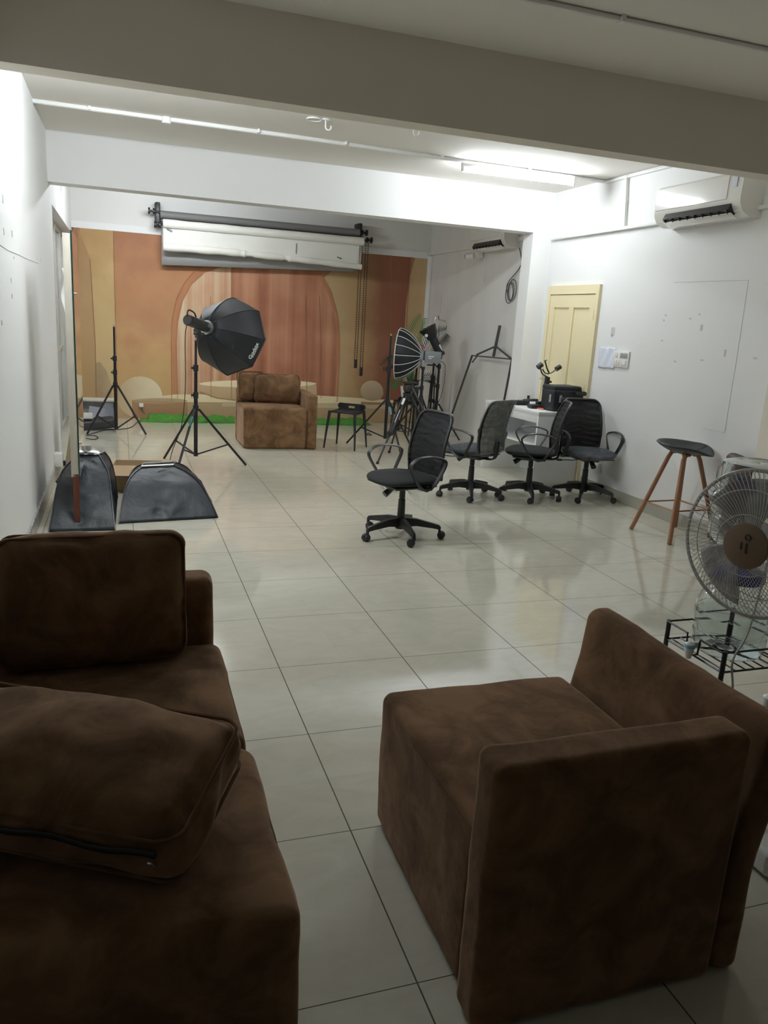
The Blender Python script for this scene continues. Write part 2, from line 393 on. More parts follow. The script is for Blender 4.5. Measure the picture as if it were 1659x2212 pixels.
pts = [at(x, y, 0, XR-0.001) for x, y in ((1455, 610), (1617, 605), (1592, 770), (1565, 935), (1520, 925))]
for a, b in zip(pts, pts[1:]): wr.cyl(a, b, 0.0012, n=5)
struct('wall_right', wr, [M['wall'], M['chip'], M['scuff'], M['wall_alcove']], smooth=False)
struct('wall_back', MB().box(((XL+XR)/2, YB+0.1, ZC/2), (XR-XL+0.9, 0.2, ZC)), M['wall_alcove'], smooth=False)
struct('wall_front', MB().box(((XL+XR)/2, YN-0.1, ZC/2), (XR-XL+0.9, 0.2, ZC)), M['dim'], smooth=False)
struct('trim_1', MB().box(((XL+XR)/2, (Y1+Y1b)/2, (ZB+ZC)/2), (XR-XL, Y1b-Y1, ZC-ZB)), M['beam'], smooth=False)
struct('trim_2', MB().box(((XL+XR)/2, (Y2+Y2b)/2, (2.6+ZC)/2), (XR-XL, Y2b-Y2, ZC-2.6)), M['wall'], smooth=False)
struct('trim_3', MB().box(((3.65+XR)/2, (Y2+Y2b)/2, 1.3), (XR-3.65, Y2b-Y2, 2.6)), M['wall'], smooth=False)
struct('trim_4', MB().box(((3.72+XR)/2, 2.55, ZB/2), (XR-3.72, 0.94, ZB)), M['beam'], smooth=False)
struct('trim_5', MB().box((XR-0.02, (3.1+6.55)/2, 2.545), (0.04, 3.45, 0.03), bev=0.006), M['wall'])
tb = MB(); tb.box((1.3, YB-0.018, 2.575), (XR-XL, 0.036, 0.075)); tb.box((1.3, YB-0.026, 2.532), (XR-XL, 0.052, 0.018))
struct('trim_6', tb, M['wall'], smooth=False)
struct('trim_7', MB().box((XR-0.03, YB-0.06, 1.28), (0.06, 0.12, 2.56), bev=0.01), M['wall'])
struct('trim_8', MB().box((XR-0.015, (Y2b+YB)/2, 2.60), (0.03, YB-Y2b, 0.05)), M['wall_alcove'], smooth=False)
struct('baseboard_right', MB().box((XR-0.006, (3.02+5.45)/2, 0.055), (0.012, 2.43, 0.11)), M['skirt'], smooth=False)
struct('baseboard_back', MB().box(((XL+XR)/2, YB-0.02, 0.05), (XR-XL, 0.04, 0.1), bev=0.004), M['white'])
bl = MB(); bl.box((XL+0.007, (0.6+6.7)/2, 0.06), (0.014, 6.1, 0.12)); struct('baseboard_left', bl, M['crinkle'], smooth=False)

# window recess of the alcove (left)
w1 = MB(); XW = XL-0.14
w1.box((XW, 8.6, 2.425), (0.06, 3.3, 0.05)); w1.box((XW, 8.6, 0.03), (0.06, 3.3, 0.06)); w1.box((XL-0.03, 6.96, 1.225), (0.06, 0.06, 2.45))
for y in (6.97, 7.85, 8.75, 9.65, 10.2): w1.box((XW+0.01, y, 1.225), (0.05, 0.06, 2.45))
for y0, z in ((7.4, 1.25), (8.3, 1.0), (9.2, 1.0)): w1.box((XW+0.005, y0, z), (0.035, 0.9, 0.035))
wf = w1.build('window_1', M['alu'], smooth=False); wf['kind'] = 'structure'
for y in (7.41, 8.3, 9.2, 9.93):
    MB().box((XW-0.005, y, 1.225), (0.01, 0.9 if y < 9.5 else 0.55, 2.4)).build('window_pane', M['frost'], wf, smooth=False)
MB().box((XW+0.05, 7.86, 1.3), (0.02, 0.03, 0.28), bev=0.006).build('window_handle', M['black'], wf)
# door to the side room
Y_D0, Y_D1, Z_D = 5.49, 6.49, 2.045
d = MB(); fw = 0.055
d.box((XR-0.01, Y_D0+fw/2, Z_D/2), (0.045, fw, Z_D)); d.box((XR-0.01, Y_D1-fw/2, Z_D/2), (0.045, fw, Z_D)); d.box((XR-0.01, (Y_D0+Y_D1)/2, Z_D-0.045), (0.045, Y_D1-Y_D0-2*fw, 0.09))
door = d.build('door_1', M['cream'], smooth=False); door['kind'] = 'structure'
lf = MB(); xl = XR-0.008; a, b = Y_D0+fw+0.004, Y_D1-fw-0.004; zt = Z_D-0.097; st = 0.095
lf.box((xl+0.008, (a+b)/2, zt/2), (0.012, b-a, zt))
for y0, y1 in ((a, a+st), (b-st, b)): lf.box((xl-0.004, (y0+y1)/2, zt/2), (0.022, y1-y0, zt))
for z0, z1 in ((zt-0.13, zt), (0.88, 1.0), (0, 0.2)): lf.box((xl-0.004, (a+b)/2, (z0+z1)/2), (0.022, b-a-2*st, z1-z0))
lf.box((xl-0.004, (a+b)/2, (1.0+zt-0.13)/2), (0.022, 0.09, zt-1.13))
leaf_o = lf.build('door_leaf', M['cream'], door, smooth=False)
h = MB(); hy = b-0.045; h.box((XR-0.03, hy, 1.0), (0.008, 0.035, 0.2), bev=0.003); h.tube(smoothpts([(XR-0.03, hy, 1.04), (XR-0.075, hy, 1.04), (XR-0.08, hy-0.03, 1.04), (XR-0.08, hy-0.11, 1.03)]), 0.008, 8)
h.build('door_handle', M['steel'], leaf_o)
for z in (1.75, 1.0): MB().cyl((XR-0.03, Y_D0+fw, z-0.05), (XR-0.03, Y_D0+fw, z+0.05), 0.008, n=8).build('hinge', M['cream'], door)

# ================================================================== PRINTED BACKDROP on the back wall
YP = YB-0.045
def bp(x, y, k=0): p = at(x, y, 1, YP-0.0012*k); return p
def clothmat(name, cols, axis='Z', z0=0, z1=2.5, var=0.12, scale=3.0, stripes=0.0, sscale=14.0):
    m, nt, b = newmat(name); N = nt.nodes; L = nt.links
    tc = N.new('ShaderNodeTexCoord'); sp = N.new('ShaderNodeSeparateXYZ'); L.new(tc.outputs['Object'], sp.inputs[0])
    mr = N.new('ShaderNodeMapRange'); mr.inputs[1].default_value = z0; mr.inputs[2].default_value = z1; L.new(sp.outputs[axis], mr.inputs[0])
    n = N.new('ShaderNodeTexNoise'); n.inputs['Scale'].default_value = scale; n.inputs['Detail'].default_value = 6; L.new(tc.outputs['Object'], n.inputs['Vector'])
    s = N.new('ShaderNodeMath'); s.operation = 'SUBTRACT'; s.inputs[1].default_value = 0.5; L.new(n.outputs['Fac'], s.inputs[0])
    m1 = N.new('ShaderNodeMath'); m1.operation = 'MULTIPLY_ADD'; m1.inputs[1].default_value = var*6; L.new(s.outputs[0], m1.inputs[0]); L.new(mr.outputs[0], m1.inputs[2])
    last = m1
    if stripes:
        mp = N.new('ShaderNodeMapping'); mp.inputs['Scale'].default_value = (sscale, 0, 0.12); L.new(tc.outputs['Object'], mp.inputs[0])
        n3 = N.new('ShaderNodeTexNoise'); n3.inputs['Scale'].default_value = 1.0; n3.inputs['Detail'].default_value = 2; L.new(mp.outputs[0], n3.inputs['Vector'])
        s3 = N.new('ShaderNodeMath'); s3.operation = 'SUBTRACT'; s3.inputs[1].default_value = 0.5; L.new(n3.outputs['Fac'], s3.inputs[0])
        m3 = N.new('ShaderNodeMath'); m3.operation = 'MULTIPLY_ADD'; m3.inputs[1].default_value = stripes; L.new(s3.outputs[0], m3.inputs[0]); L.new(m1.outputs[0], m3.inputs[2]); last = m3
    r = N.new('ShaderNodeValToRGB'); L.new(last.outputs[0], r.inputs[0]); el = r.color_ramp.elements
    while len(el) < len(cols): el.new(0.5)
    for i, c in enumerate(cols): el[i].position = i/(len(cols)-1); el[i].color = (*c, 1)
    L.new(r.outputs[0], b.inputs['Base Color']); b.inputs['Roughness'].default_value = 0.75; b.inputs['Specular IOR Level'].default_value = 0.25
    n2 = N.new('ShaderNodeTexNoise'); n2.inputs['Scale'].default_value = 2.2; n2.inputs['Detail'].default_value = 2; L.new(tc.outputs['Object'], n2.inputs['Vector'])
    bpn = N.new('ShaderNodeBump'); bpn.inputs['Strength'].default_value = 0.5; bpn.inputs['Distance'].default_value = 0.03; L.new(n2.outputs['Fac'], bpn.inputs['Height']); L.new(bpn.outputs[0], b.inputs['Normal'])
    return m
TAN = (0.56, 0.37, 0.17); OR = (0.44, 0.22, 0.115); TER = (0.40, 0.17, 0.10); BRN = (0.28, 0.125, 0.075); CRM = (0.64, 0.51, 0.34); PEACH = (0.58, 0.35, 0.22)
bmats = [clothmat('print_orange_to_tan', [(0.58, 0.38, 0.17), (0.55, 0.34, 0.16), (0.47, 0.25, 0.13), OR, (0.36, 0.17, 0.095)], z0=0.3, z1=2.4),
         clothmat('print_tan_stripe', [(0.50, 0.33, 0.16), (0.48, 0.31, 0.16), (0.40, 0.24, 0.12)], z0=0.3, z1=2.4),
         clothmat('print_yellow_tan', [(0.62, 0.46, 0.24), (0.58, 0.41, 0.20), (0.45, 0.28, 0.13)], z0=0.3, z1=2.6),
         clothmat('print_peach_drape', [OR, PEACH, CRM], z0=-1.0, z1=3.0, stripes=2.6, sscale=9),
         clothmat('print_terracotta_drape', [(0.27, 0.10, 0.06), TER, (0.52, 0.27, 0.165)], z0=-1.0, z1=3.2, stripes=1.5, sscale=8),
         clothmat('print_arch_edge', [(0.52, 0.26, 0.13), (0.42, 0.18, 0.09)], z0=0, z1=2),
         clothmat('print_tan_to_brown', [(0.50, 0.36, 0.19), (0.46, 0.30, 0.15), BRN, (0.26, 0.10, 0.06)], axis='X', z0=2.3, z1=3.5, var=0.05),
         clothmat('print_pale_drape', [(0.36, 0.22, 0.11), (0.52, 0.35, 0.19), (0.58, 0.42, 0.24)], z0=-1, z1=3, stripes=1.2, sscale=7),
         clothmat('print_cream_stone', [(0.42, 0.30, 0.17), (0.56, 0.43, 0.26), (0.70, 0.58, 0.38), (0.78, 0.68, 0.48)], axis='X', z0=-0.95, z1=-0.15, var=0.04, scale=7),
         clothmat('print_podium_side', [(0.46, 0.32, 0.18), (0.58, 0.42, 0.25)], z0=0.05, z1=0.6),
         clothmat('print_podium_top', [(0.80, 0.66, 0.42), (0.84, 0.72, 0.48)], z0=0.1, z1=0.6),
         clothmat('print_shadow_tone', [(0.42, 0.24, 0.12), (0.34, 0.17, 0.09)], z0=0.1, z1=0.8),
         clothmat('print_brown_disc', [(0.36, 0.20, 0.11), (0.48, 0.29, 0.16)], z0=0.0, z1=0.4, var=0.05),
         clothmat('print_round_stone', [(0.34, 0.25, 0.15), (0.48, 0.37, 0.23), (0.62, 0.50, 0.33)], z0=0.25, z1=0.65, var=0.04, scale=7),
         clothmat('print_step_light', [(0.60, 0.46, 0.29), (0.66, 0.52, 0.33)], z0=0, z1=1)]
B = MB()
def lay(mi, pts, k): B.m = mi; B.poly([bp(x, y, k) for x, y in pts])
def ell(cx, cy, rx, ry, a0=0, a1=360, n=28): return [(cx+rx*math.cos(math.radians(a0+(a1-a0)*i/n)), cy-ry*math.sin(math.radians(a0+(a1-a0)*i/n))) for i in range(n+1)]
def topy(x): return 490.5+(x-160)*0.0885
def boty(x): return 903+(x-160)*0.014
lay(0, [(158, topy(158)), (928, 558.5), (925, 600), (908, boty(908)), (168, boty(168))], 0)
lay(2, [(172, topy(172)), (245, topy(245)), (254, 868), (176, 868)], 1)
lay(1, [(168, topy(168)), (195, 560), (206, 740), (209, 868), (176, 868), (172, 700)], 2)
arch = [(371, 868), (370, 740), (372, 690), (381, 645), (397, 612), (420, 585), (450, 562), (500, 545), (560, 540), (620, 548), (665, 566), (695, 592), (716, 632), (729, 680), (733, 722), (733, 780), (728, 868)]
lay(5, arch, 1)
lay(3, [(384, 862), (381, 740), (384, 695), (394, 650), (412, 615), (440, 590), (500, 570), (500, 862)], 2)
lay(4, [(500, 862), (500, 560), (560, 550), (620, 556), (660, 572), (690, 600), (710, 638), (723, 686), (728, 722), (728, 780), (723, 862)], 2)
lay(6, [(745, topy(745)), (888, topy(888)), (882, 640), (872, 868), (728, 868), (733, 780), (733, 722), (729, 680), (716, 632), (700, 600), (745, 560)], 2)
lay(7, [(897, topy(897)), (927, 559), (925, 600), (908, boty(908)), (869, 880), (871, 760), (877, 660), (885, 600)], 3)
lay(8, [(205, 868), (205, 785), (216, 781), (230, 800), (240, 830), (243, 868)], 3)
lay(9, [(170, 868), (910, 868), (908, boty(908)), (168, boty(168))], 4)
lay(10, [(480, 852), (620, 850), (905, 868), (905, 874), (600, 870), (340, 868), (300, 860), (380, 852)], 5)
lay(8, ell(302, 858, 49, 45), 6)
lay(9, [(430, 828), (684, 832), (684, 858), (640, 866), (540, 868), (470, 860), (431, 846)], 7)
lay(10, ell(557, 829, 127, 8), 8)
lay(12, [(285, 866), (405, 870), (405, boty(405)), (286, boty(286))], 8)
lay(9, ell(345, 866, 60, 6), 9)
lay(14, [(480, 868), (905, 876), (905, 884), (480, 878)], 6)
lay(13, [(779, 852)]+ell(803, 847, 25, 25, 170, 10)+[(828, 853), (820, 864), (803, 866), (787, 862)], 9)
lay(11, [(780, 868), (905, 872), (905, 876), (780, 872)], 9)
def ln(pts, w, k=10, mi=11):
    for (xa, ya), (xb, yb) in zip(pts, pts[1:]):
        d = math.hypot(xb-xa, yb-ya); nx, ny = -(yb-ya)/d*w/2, (xb-xa)/d*w/2
        lay(mi, [(xa+nx, ya+ny), (xb+nx, yb+ny), (xb-nx, yb-ny), (xa-nx, ya-ny)], k)
ln([(245, topy(245)), (254, 866)], 1.2); ln([(195, 560), (206, 740), (209, 868)], 1.0)
ln(arch, 1.2); ln([(384, 862), (381, 740), (384, 695), (394, 650), (412, 615), (440, 590)], 1.0)
ln([(500, 580), (500, 862)], 1.6); ln([(660, 640), (663, 860)], 1.6); ln([(412, 690), (414, 860)], 1.4); ln([(455, 640), (456, 860)], 1.2); ln([(560, 600), (562, 860)], 1.0); ln([(690, 640), (694, 860)], 1.2)
ln([(285, 866), (405, 871)], 0.9); ln([(431, 846), (470, 860), (540, 868), (640, 866), (684, 858)], 1.6)
ln([(745, topy(745)), (745, 560)], 1.0); ln([(845, topy(845)), (842, 866)], 1.2); ln([(888, topy(888)), (880, 660), (871, 868)], 1.5)
bd = B.build('backdrop', bmats, smooth=False)
tag(bd, 'large printed photo backdrop with orange arch and draped curtain scene on the back wall', 'backdrop')

# ================================================================== ROLLER BACKDROPS
YR = 10.02
def xz(px, py, y=YR): p = at(px, py, 1, y); return p
brk = thing('backdrop_roller_bracket', 'black wall brackets carrying three backdrop rolls with hanging bead chains', 'bracket', (0, 0, 0))
for px, tag_ in ((340, 0), (778, 1)):
    p = xz(px, 436 if tag_ == 0 else 482); q = xz(px+2, 487 if tag_ == 0 else 512)
    m_ = MB(); m_.box(((p.x+q.x)/2, YB-0.09, (p.z+q.z)/2), (0.07, 0.16, p.z-q.z), bev=0.006); m_.box(((p.x+q.x)/2, YB-0.2, (p.z+q.z)/2), (0.05, 0.06, p.z-q.z), bev=0.006)
    m_.build('bracket_plate', M['blackp'], brk)
for (x0, y0, x1, y1) in ((322, 455, 352, 460), (335, 485, 356, 480), (775, 503, 792, 503), (778, 519, 802, 519)):
    a, b = xz(x0, y0, YR), xz(x1, y1, YR); s = -1 if x0 < 500 else 1
    m_ = MB(); m_.cyl(a, b, 0.016, n=10); e = a if s < 0 else b
    m_.cyl(e-V(0.012, 0, 0), e+V(0.012, 0, 0), 0.042, n=14); mid = e-V(s*0.06, 0, 0); m_.cyl(mid-V(0.012, 0, 0), mid+V(0.012, 0, 0), 0.036, n=14)
    m_.build('winding_knob', M['blackp'], brk)
def roll(name, label, a, b, r, m):
    o = MB().cyl(a, b, r, n=24).build(name, m); return tag(o, label, 'backdrop roll')
a, b = xz(346, 463), xz(776, 503)
roll('backdrop_roll', 'dark grey backdrop roll on the topmost bracket slot', V(a.x, YR, (a.z+0.0)), V(b.x, YR, b.z), 0.05, M['greyroll'])
# white roll with torn sheet and rolled bottom edge
wr_ = thing('backdrop_roll', 'torn white paper backdrop roll with a curled lower edge', 'backdrop roll', (0, 0, 0))
YW = YR-0.07
a, b = xz(352, 482, YW), xz(785, 522, YW)
m_ = MB(); n = 40
pts = [a.lerp(b, i/n) for i in range(n+1)]; rr = [0.055+0.006*noise.noise(V(i*0.3, 0, 0)) for i in range(n+1)]
m_.tube(pts, rr, 18); m_.build('paper_core', M['whitepaper'], wr_)
lo = [xz(x, y, YW-0.02) for x, y in ((352, 533), (440, 540), (510, 546), (535, 549), (600, 555), (638, 560), (700, 567), (780, 577))]
sh = MB()
def sheetf(u, v):
    i = u*(len(lo)-1); k = min(int(i), len(lo)-2); q = lo[k].lerp(lo[k+1], i-k); t = a.lerp(b, u)
    p = t.lerp(q, v); return V(p.x, YW+0.022+0.008*math.sin(u*23)*v, p.z)
sh.grid(sheetf, 56, 8)
shs = sh.build('paper_sheet', M['whitepaper'], wr_); md = shs.modifiers.new('thick', 'SOLIDIFY'); md.thickness = 0.002
m_ = MB(); pl = []; rr = []
for i in range(57):
    p = sheetf(i/56, 1.0); pl.append(V(p.x, p.y-0.045, p.z)); u = i/56
    rr.append(0.052-0.012*u+0.004*math.sin(i*0.9) - (0.017 if 0.40 < u < 0.45 or 0.62 < u < 0.66 else 0))
m_.tube(pl, rr, 14); m_.build('curled_edge', M['whitepaper'], wr_)
for (x, y, w, h, r) in ((640, 537, 0.010, 0.14, 0.0), (733, 557, 0.07, 0.016, 0.25), (366, 497, 0.08, 0.022, 0.4)):
    p = xz(x, y, YW+0.008); MB().box((p.x, p.y, p.z), (w, 0.003, h), rot=(0, r, 0)).build('tear', M['greyroll'], wr_, smooth=False)
gs = MB(); g0, g1 = xz(349, 470, YR+0.05), xz(775, 510, YR+0.05); h0, h1 = xz(349, 572, YR+0.05), xz(768, 587, YR+0.05)
gs.grid(lambda u, v: V((g0.lerp(g1, u).lerp(h0.lerp(h1, u), v)).x, YR+0.05+0.004*math.sin(u*11), (g0.lerp(g1, u).lerp(h0.lerp(h1, u), v)).z), 30, 4)
o = gs.build('backdrop_sheet', M['greypaper']); o.modifiers.new('t', 'SOLIDIFY').thickness = 0.003
tag(o, 'grey backdrop sheet hanging behind the torn white paper', 'backdrop sheet')
# bead chains (loops)
for xa, ya, xb, yb in ((781, 510, 768, 783), (793, 525, 780, 800)):
    t0, t1 = xz(xa, ya, YR-0.05), xz(xb, yb, YR-0.05); m_ = MB()
    nb = 72
    for s in (-1, 1):
        for i in range(nb):
            u = i/nb; p = t0.lerp(t1, u); c = V(p.x+s*0.018, p.y, p.z)
            m_.box(c, (0.019, 0.011, (t0.z-t1.z)/nb*0.55), bev=0.003, seg=1)
    m_.build('bead_chain', M['black'], brk, smooth=False)
    MB().soft((t1.x, t1.y, t1.z-0.02), (0.05, 0.03, 0.13), r=0.014, n=2).build('chain_weight', M['blackp'], brk)

# ================================================================== CEILING SERVICES
cz = ZC-0.014
cn = thing('electrical_conduit', 'long white conduit running across the ceiling past the lit tube', 'conduit')
pa = V(XL, 5.5, cz); 
MB().tube([pa, V(1.0, 5.53, cz), V(3.3, 5.62, cz), V(XR-0.02, 5.64, cz-0.004)], 0.017, 8).build('pipe', M['white'], cn)
for x in (-0.85, 0.45, 1.2, 2.1, 3.0): MB().box((x, 5.5+0.03*max(0, x-0.5), cz+0.002), (0.02, 0.045, 0.03), bev=0.004).build('clip', M['white'], cn)
MB().cyl((-0.28, 5.505, cz+0.012), (-0.28, 5.505, cz-0.035), 0.035, n=18).build('junction_box', M['white'], cn)
c2 = thing('electrical_conduit', 'white conduit from the ceiling corner down the side wall to the ledge', 'conduit')
MB().tube(smoothpts([(XR-0.015, 5.64, cz-0.01), (XR-0.015, 5.2, cz-0.01), (XR-0.015, 4.3, cz-0.01), (XR-0.015, 3.05, cz-0.01)], 3), 0.0125, 8).build('pipe', M['white'], c2)
MB().cyl((XR-0.02, 5.28, cz), (XR-0.02, 5.22, 2.56), 0.0125, n=8).build('pipe', M['white'], c2)
for y, z in ((5.3, cz-0.01), (4.6, cz-0.01), (5.25, 2.78)): MB().box((XR-0.015, y, z), (0.03, 0.03, 0.03), bev=0.004).build('clip', M['white'], c2)
c3 = thing('electrical_conduit', 'conduit on the nearest ceiling bay above the camera side', 'conduit')
MB().tube([(1.0, 2.15, cz), (3.86, 2.15, cz)], 0.013, 8).build('pipe', M['white'], c3)
for x in (1.62, 2.55): MB().box((x, 2.15, cz), (0.025, 0.045, 0.032), bev=0.004).build('clip', M['white'], c3)
tl = thing('tube_light', 'lit white tube light fixed to the ceiling', 'tube light')
t0, t1 = V(2.33, 5.60, 2.945), V(3.48, 5.58, 2.945)
MB().box(((t0.x+t1.x)/2, 5.60, 2.995), (1.18, 0.035, 0.05), bev=0.006).build('batten', M['white'], tl)
MB().cyl(t0, t1, 0.016, n=12).build('tube', M['tube_dim'], tl)
for p in (t0, t1): MB().box((p.x, p.y, 2.965), (0.02, 0.034, 0.07), bev=0.005).build('holder', M['white'], tl)
t3 = thing('tube_light', 'third lit tube light on the ceiling hidden behind the near beam', 'tube light')
MB().box((-0.35, 3.85, 3.005), (1.18, 0.035, 0.05), bev=0.006).build('batten', M['white'], t3)
MB().cyl((-0.92, 3.85, 2.955), (0.22, 3.85, 2.955), 0.016, n=12).build('tube', M['tube'], t3)
t2 = thing('tube_light', 'second lit tube light on the alcove ceiling beyond the far beam', 'tube light')
MB().box((-0.1, 8.35, 3.005), (1.18, 0.035, 0.05), bev=0.006).build('batten', M['white'], t2)
MB().cyl((-0.67, 8.35, 2.955), (0.47, 8.35, 2.955), 0.016, n=12).build('tube', M['tube'], t2)
for i, (x, y) in enumerate(((0.86, 4.87), (1.5, 4.66))):
    m_ = MB(); m_.cyl((x, y, ZC), (x, y, ZC-0.008), 0.035, n=16); m_.tube([(x, y, ZC), (x, y, ZC-0.04)]+arc((x+0.022, y, ZC-0.05), 0.022, PI, 2*PI+0.5, 8), 0.006, 8)
    if i == 0: m_.tube(arc((x-0.09, y, ZC-0.01), 0.055, 0, 2*PI, 20, ay=(0, 1, 0)), 0.006, 6)
    tag(m_.build('ceiling_hook', M['white']), ('white ceiling hook beside a small ring, nearer the left side' if i == 0 else 'plain white ceiling hook close under the near beam'), 'hook')

# ================================================================== AIR CONDITIONERS
def aircon(label, L, loc, rz, mt):
    t = thing('air_conditioner', label, 'air conditioner', loc, rz)
    # local: x along length, y outward (front), z up; origin at back bottom centre
    prof = [(0, 0), (0.10, 0.0), (0.175, 0.035), (0.205, 0.085), (0.21, 0.13), (0.205, 0.29), (0.17, 0.31), (0, 0.31)]
    m_ = MB(); m_.prism([(-L/2, y, z) for y, z in prof], (L, 0, 0)); m_.build('casing', mt, t, ang=25)
    p = MB(); fp = [(0.209, 0.125), (0.215, 0.13), (0.212, 0.295), (0.178, 0.318), (0.17, 0.312), (0.203, 0.29)]
    p.prism([(L/2-0.015, y, z) for y, z in fp], (-L*0.84, 0, 0)); p.build('front_panel', mt, t, ang=25)
    v = MB(); Ra = Euler((math.radians(-33), 0, 0)).to_matrix()
    v.box((-0.03, 0.186, 0.052), (L*0.76, 0.075, 0.052), rot=(math.radians(28), 0, 0)); v.build('air_outlet', M['black'], t, smooth=False)
    for i in range(9): MB().box((-0.03-L*0.36+L*0.72*i/8, 0.21, 0.045), (0.004, 0.03, 0.045), rot=(math.radians(28), 0, 0)).build('vane', M['darkgrey'], t, smooth=False)
    lv = MB(); lv.box((-0.03, 0.175, 0.008), (L*0.78, 0.075, 0.006), rot=(math.radians(28), 0, 0), bev=0.002); lv.build('louvre', mt, t)
    MB().box((-L/2+0.08, 0.212, 0.24), (0.05, 0.003, 0.07)).build('energy_label', M['paper'], t, smooth=False)
    return t
# outward = -X: rotate so local y -> -x : rz=90deg ; local x -> +y
ac = aircon('glossy white split air conditioner high on the lit side wall', 1.0, (XR, 4.03, 2.475), PI/2, M['whitegloss'])
ac.scale = (-1, 1, 1) if False else (1, 1, 1)
ac2 = aircon('small white air conditioner half hidden behind the far pier', 1.0, (XR, 7.85, 2.50), PI/2, M['whitegloss'])
cb = MB(); cb.tube(smoothpts([(XR-0.02, 7.3, 2.5), (XR-0.03, 7.2, 2.3), (XR-0.03, 7.5, 2.1), (XR-0.03, 7.48, 1.97)], 5), 0.006, 6)
for k, r in enumerate((0.10, 0.085, 0.095)): cb.tube(arc((XR-0.02-0.008*k, 7.38+0.02*k, 2.02-0.02*k), r, 0, 2*PI, 24, ax=(0, 1, 0), ay=(0, 0, 1.25)), 0.005, 6)
tag(cb.build('coiled_cable', M['darkgrey']), 'dark cable hung in a coil on the alcove wall beneath the air conditioner', 'cable')
cc = thing('security_camera', 'small white security camera under the alcove air conditioner', 'camera', (XR, 8.35, 2.46))
MB().box((-0.05, 0.0, 0.02), (0.1, 0.09, 0.09), bev=0.02).build('mount', M['white'], cc)
MB().cyl((-0.12, 0.03, 0.0), (-0.20, 0.09, -0.01), 0.042, n=18).build('body', M['white'], cc)
MB().cyl((-0.20, 0.09, -0.01), (-0.208, 0.096, -0.011), 0.028, n=18).build('lens', M['black'], cc)
tag(MB().tube(smoothpts([(XR-0.02, 8.25, 2.48), (XR-0.02, 8.24, 2.3), (XR-0.02, 8.22, 2.12)], 4), 0.004, 6).build('hanging_wire', M['white']), 'thin wire hanging below the security camera', 'wire')

# ================================================================== THINGS ON THE SIDE WALL
sb = thing('switch_board', 'white switch board with rocker switches on the side wall next to the taped paper', 'switch', (XR, 5.015, 1.345))
MB().box((-0.008, 0, 0), (0.016, 0.24, 0.155), bev=0.005).build('plate', M['white'], sb)
for y, z in ((0.07, 0.035), (0.07, -0.035), (0.03, -0.035)): MB().box((-0.019, y, z), (0.008, 0.032, 0.045), bev=0.002).build('switch', M['whitegloss'], sb)
MB().box((-0.018, -0.045, 0.035), (0.005, 0.11, 0.045), bev=0.001).build('socket', M['grey'], sb); MB().box((-0.018, -0.055, -0.035), (0.005, 0.06, 0.045), bev=0.001).build('socket', M['whitegloss'], sb)
pp = MB(); q = [at(x, y, 0, XR-0.006) for x, y in ((1296, 749), (1331, 751), (1326, 797), (1292, 794))]
pp.grid(lambda u, v: q[0].lerp(q[1], u).lerp(q[3].lerp(q[2], u), v)+V(-0.006*abs(math.sin(u*7+v*3)), 0, 0.004*math.sin(u*12)), 14, 12)
o = pp.build('paper_sheet', M['paper']); o.modifiers.new('t', 'SOLIDIFY').thickness = 0.001
tag(o, 'crumpled white sheet of paper taped beside the switch board', 'paper')
for (py_, pz_, lb) in ((5.20, 0.26, 'white wall socket plate low on the wall behind the chair'),):
    so = thing('wall_socket', lb, 'socket', (XR, py_, pz_)); MB().box((-0.006, 0, 0), (0.012, 0.15, 0.09), bev=0.003).build('plate', M['white'], so)
    for k in (-0.04, 0.0, 0.04): MB().box((-0.013, k, 0), (0.004, 0.024, 0.04), bev=0.001).build('switch', M['whitegloss'], so)
p = at(118, 992, 0, XL)
eb = thing('wall_socket_box', 'white surface mounted socket box low on the opposite bright wall', 'socket box', (XL, p.y, p.z))
MB().box((0.035, 0, 0), (0.07, 0.13, 0.12), bev=0.006).build('housing', M['white'], eb)
MB().box((0.078, 0.02, -0.04), (0.03, 0.05, 0.05), bev=0.008).build('plug', M['black'], eb)
MB().cyl((0.015, 0, -0.06), (0.015, 0, -p.z+0.125), 0.012, n=10).build('conduit', M['white'], eb)

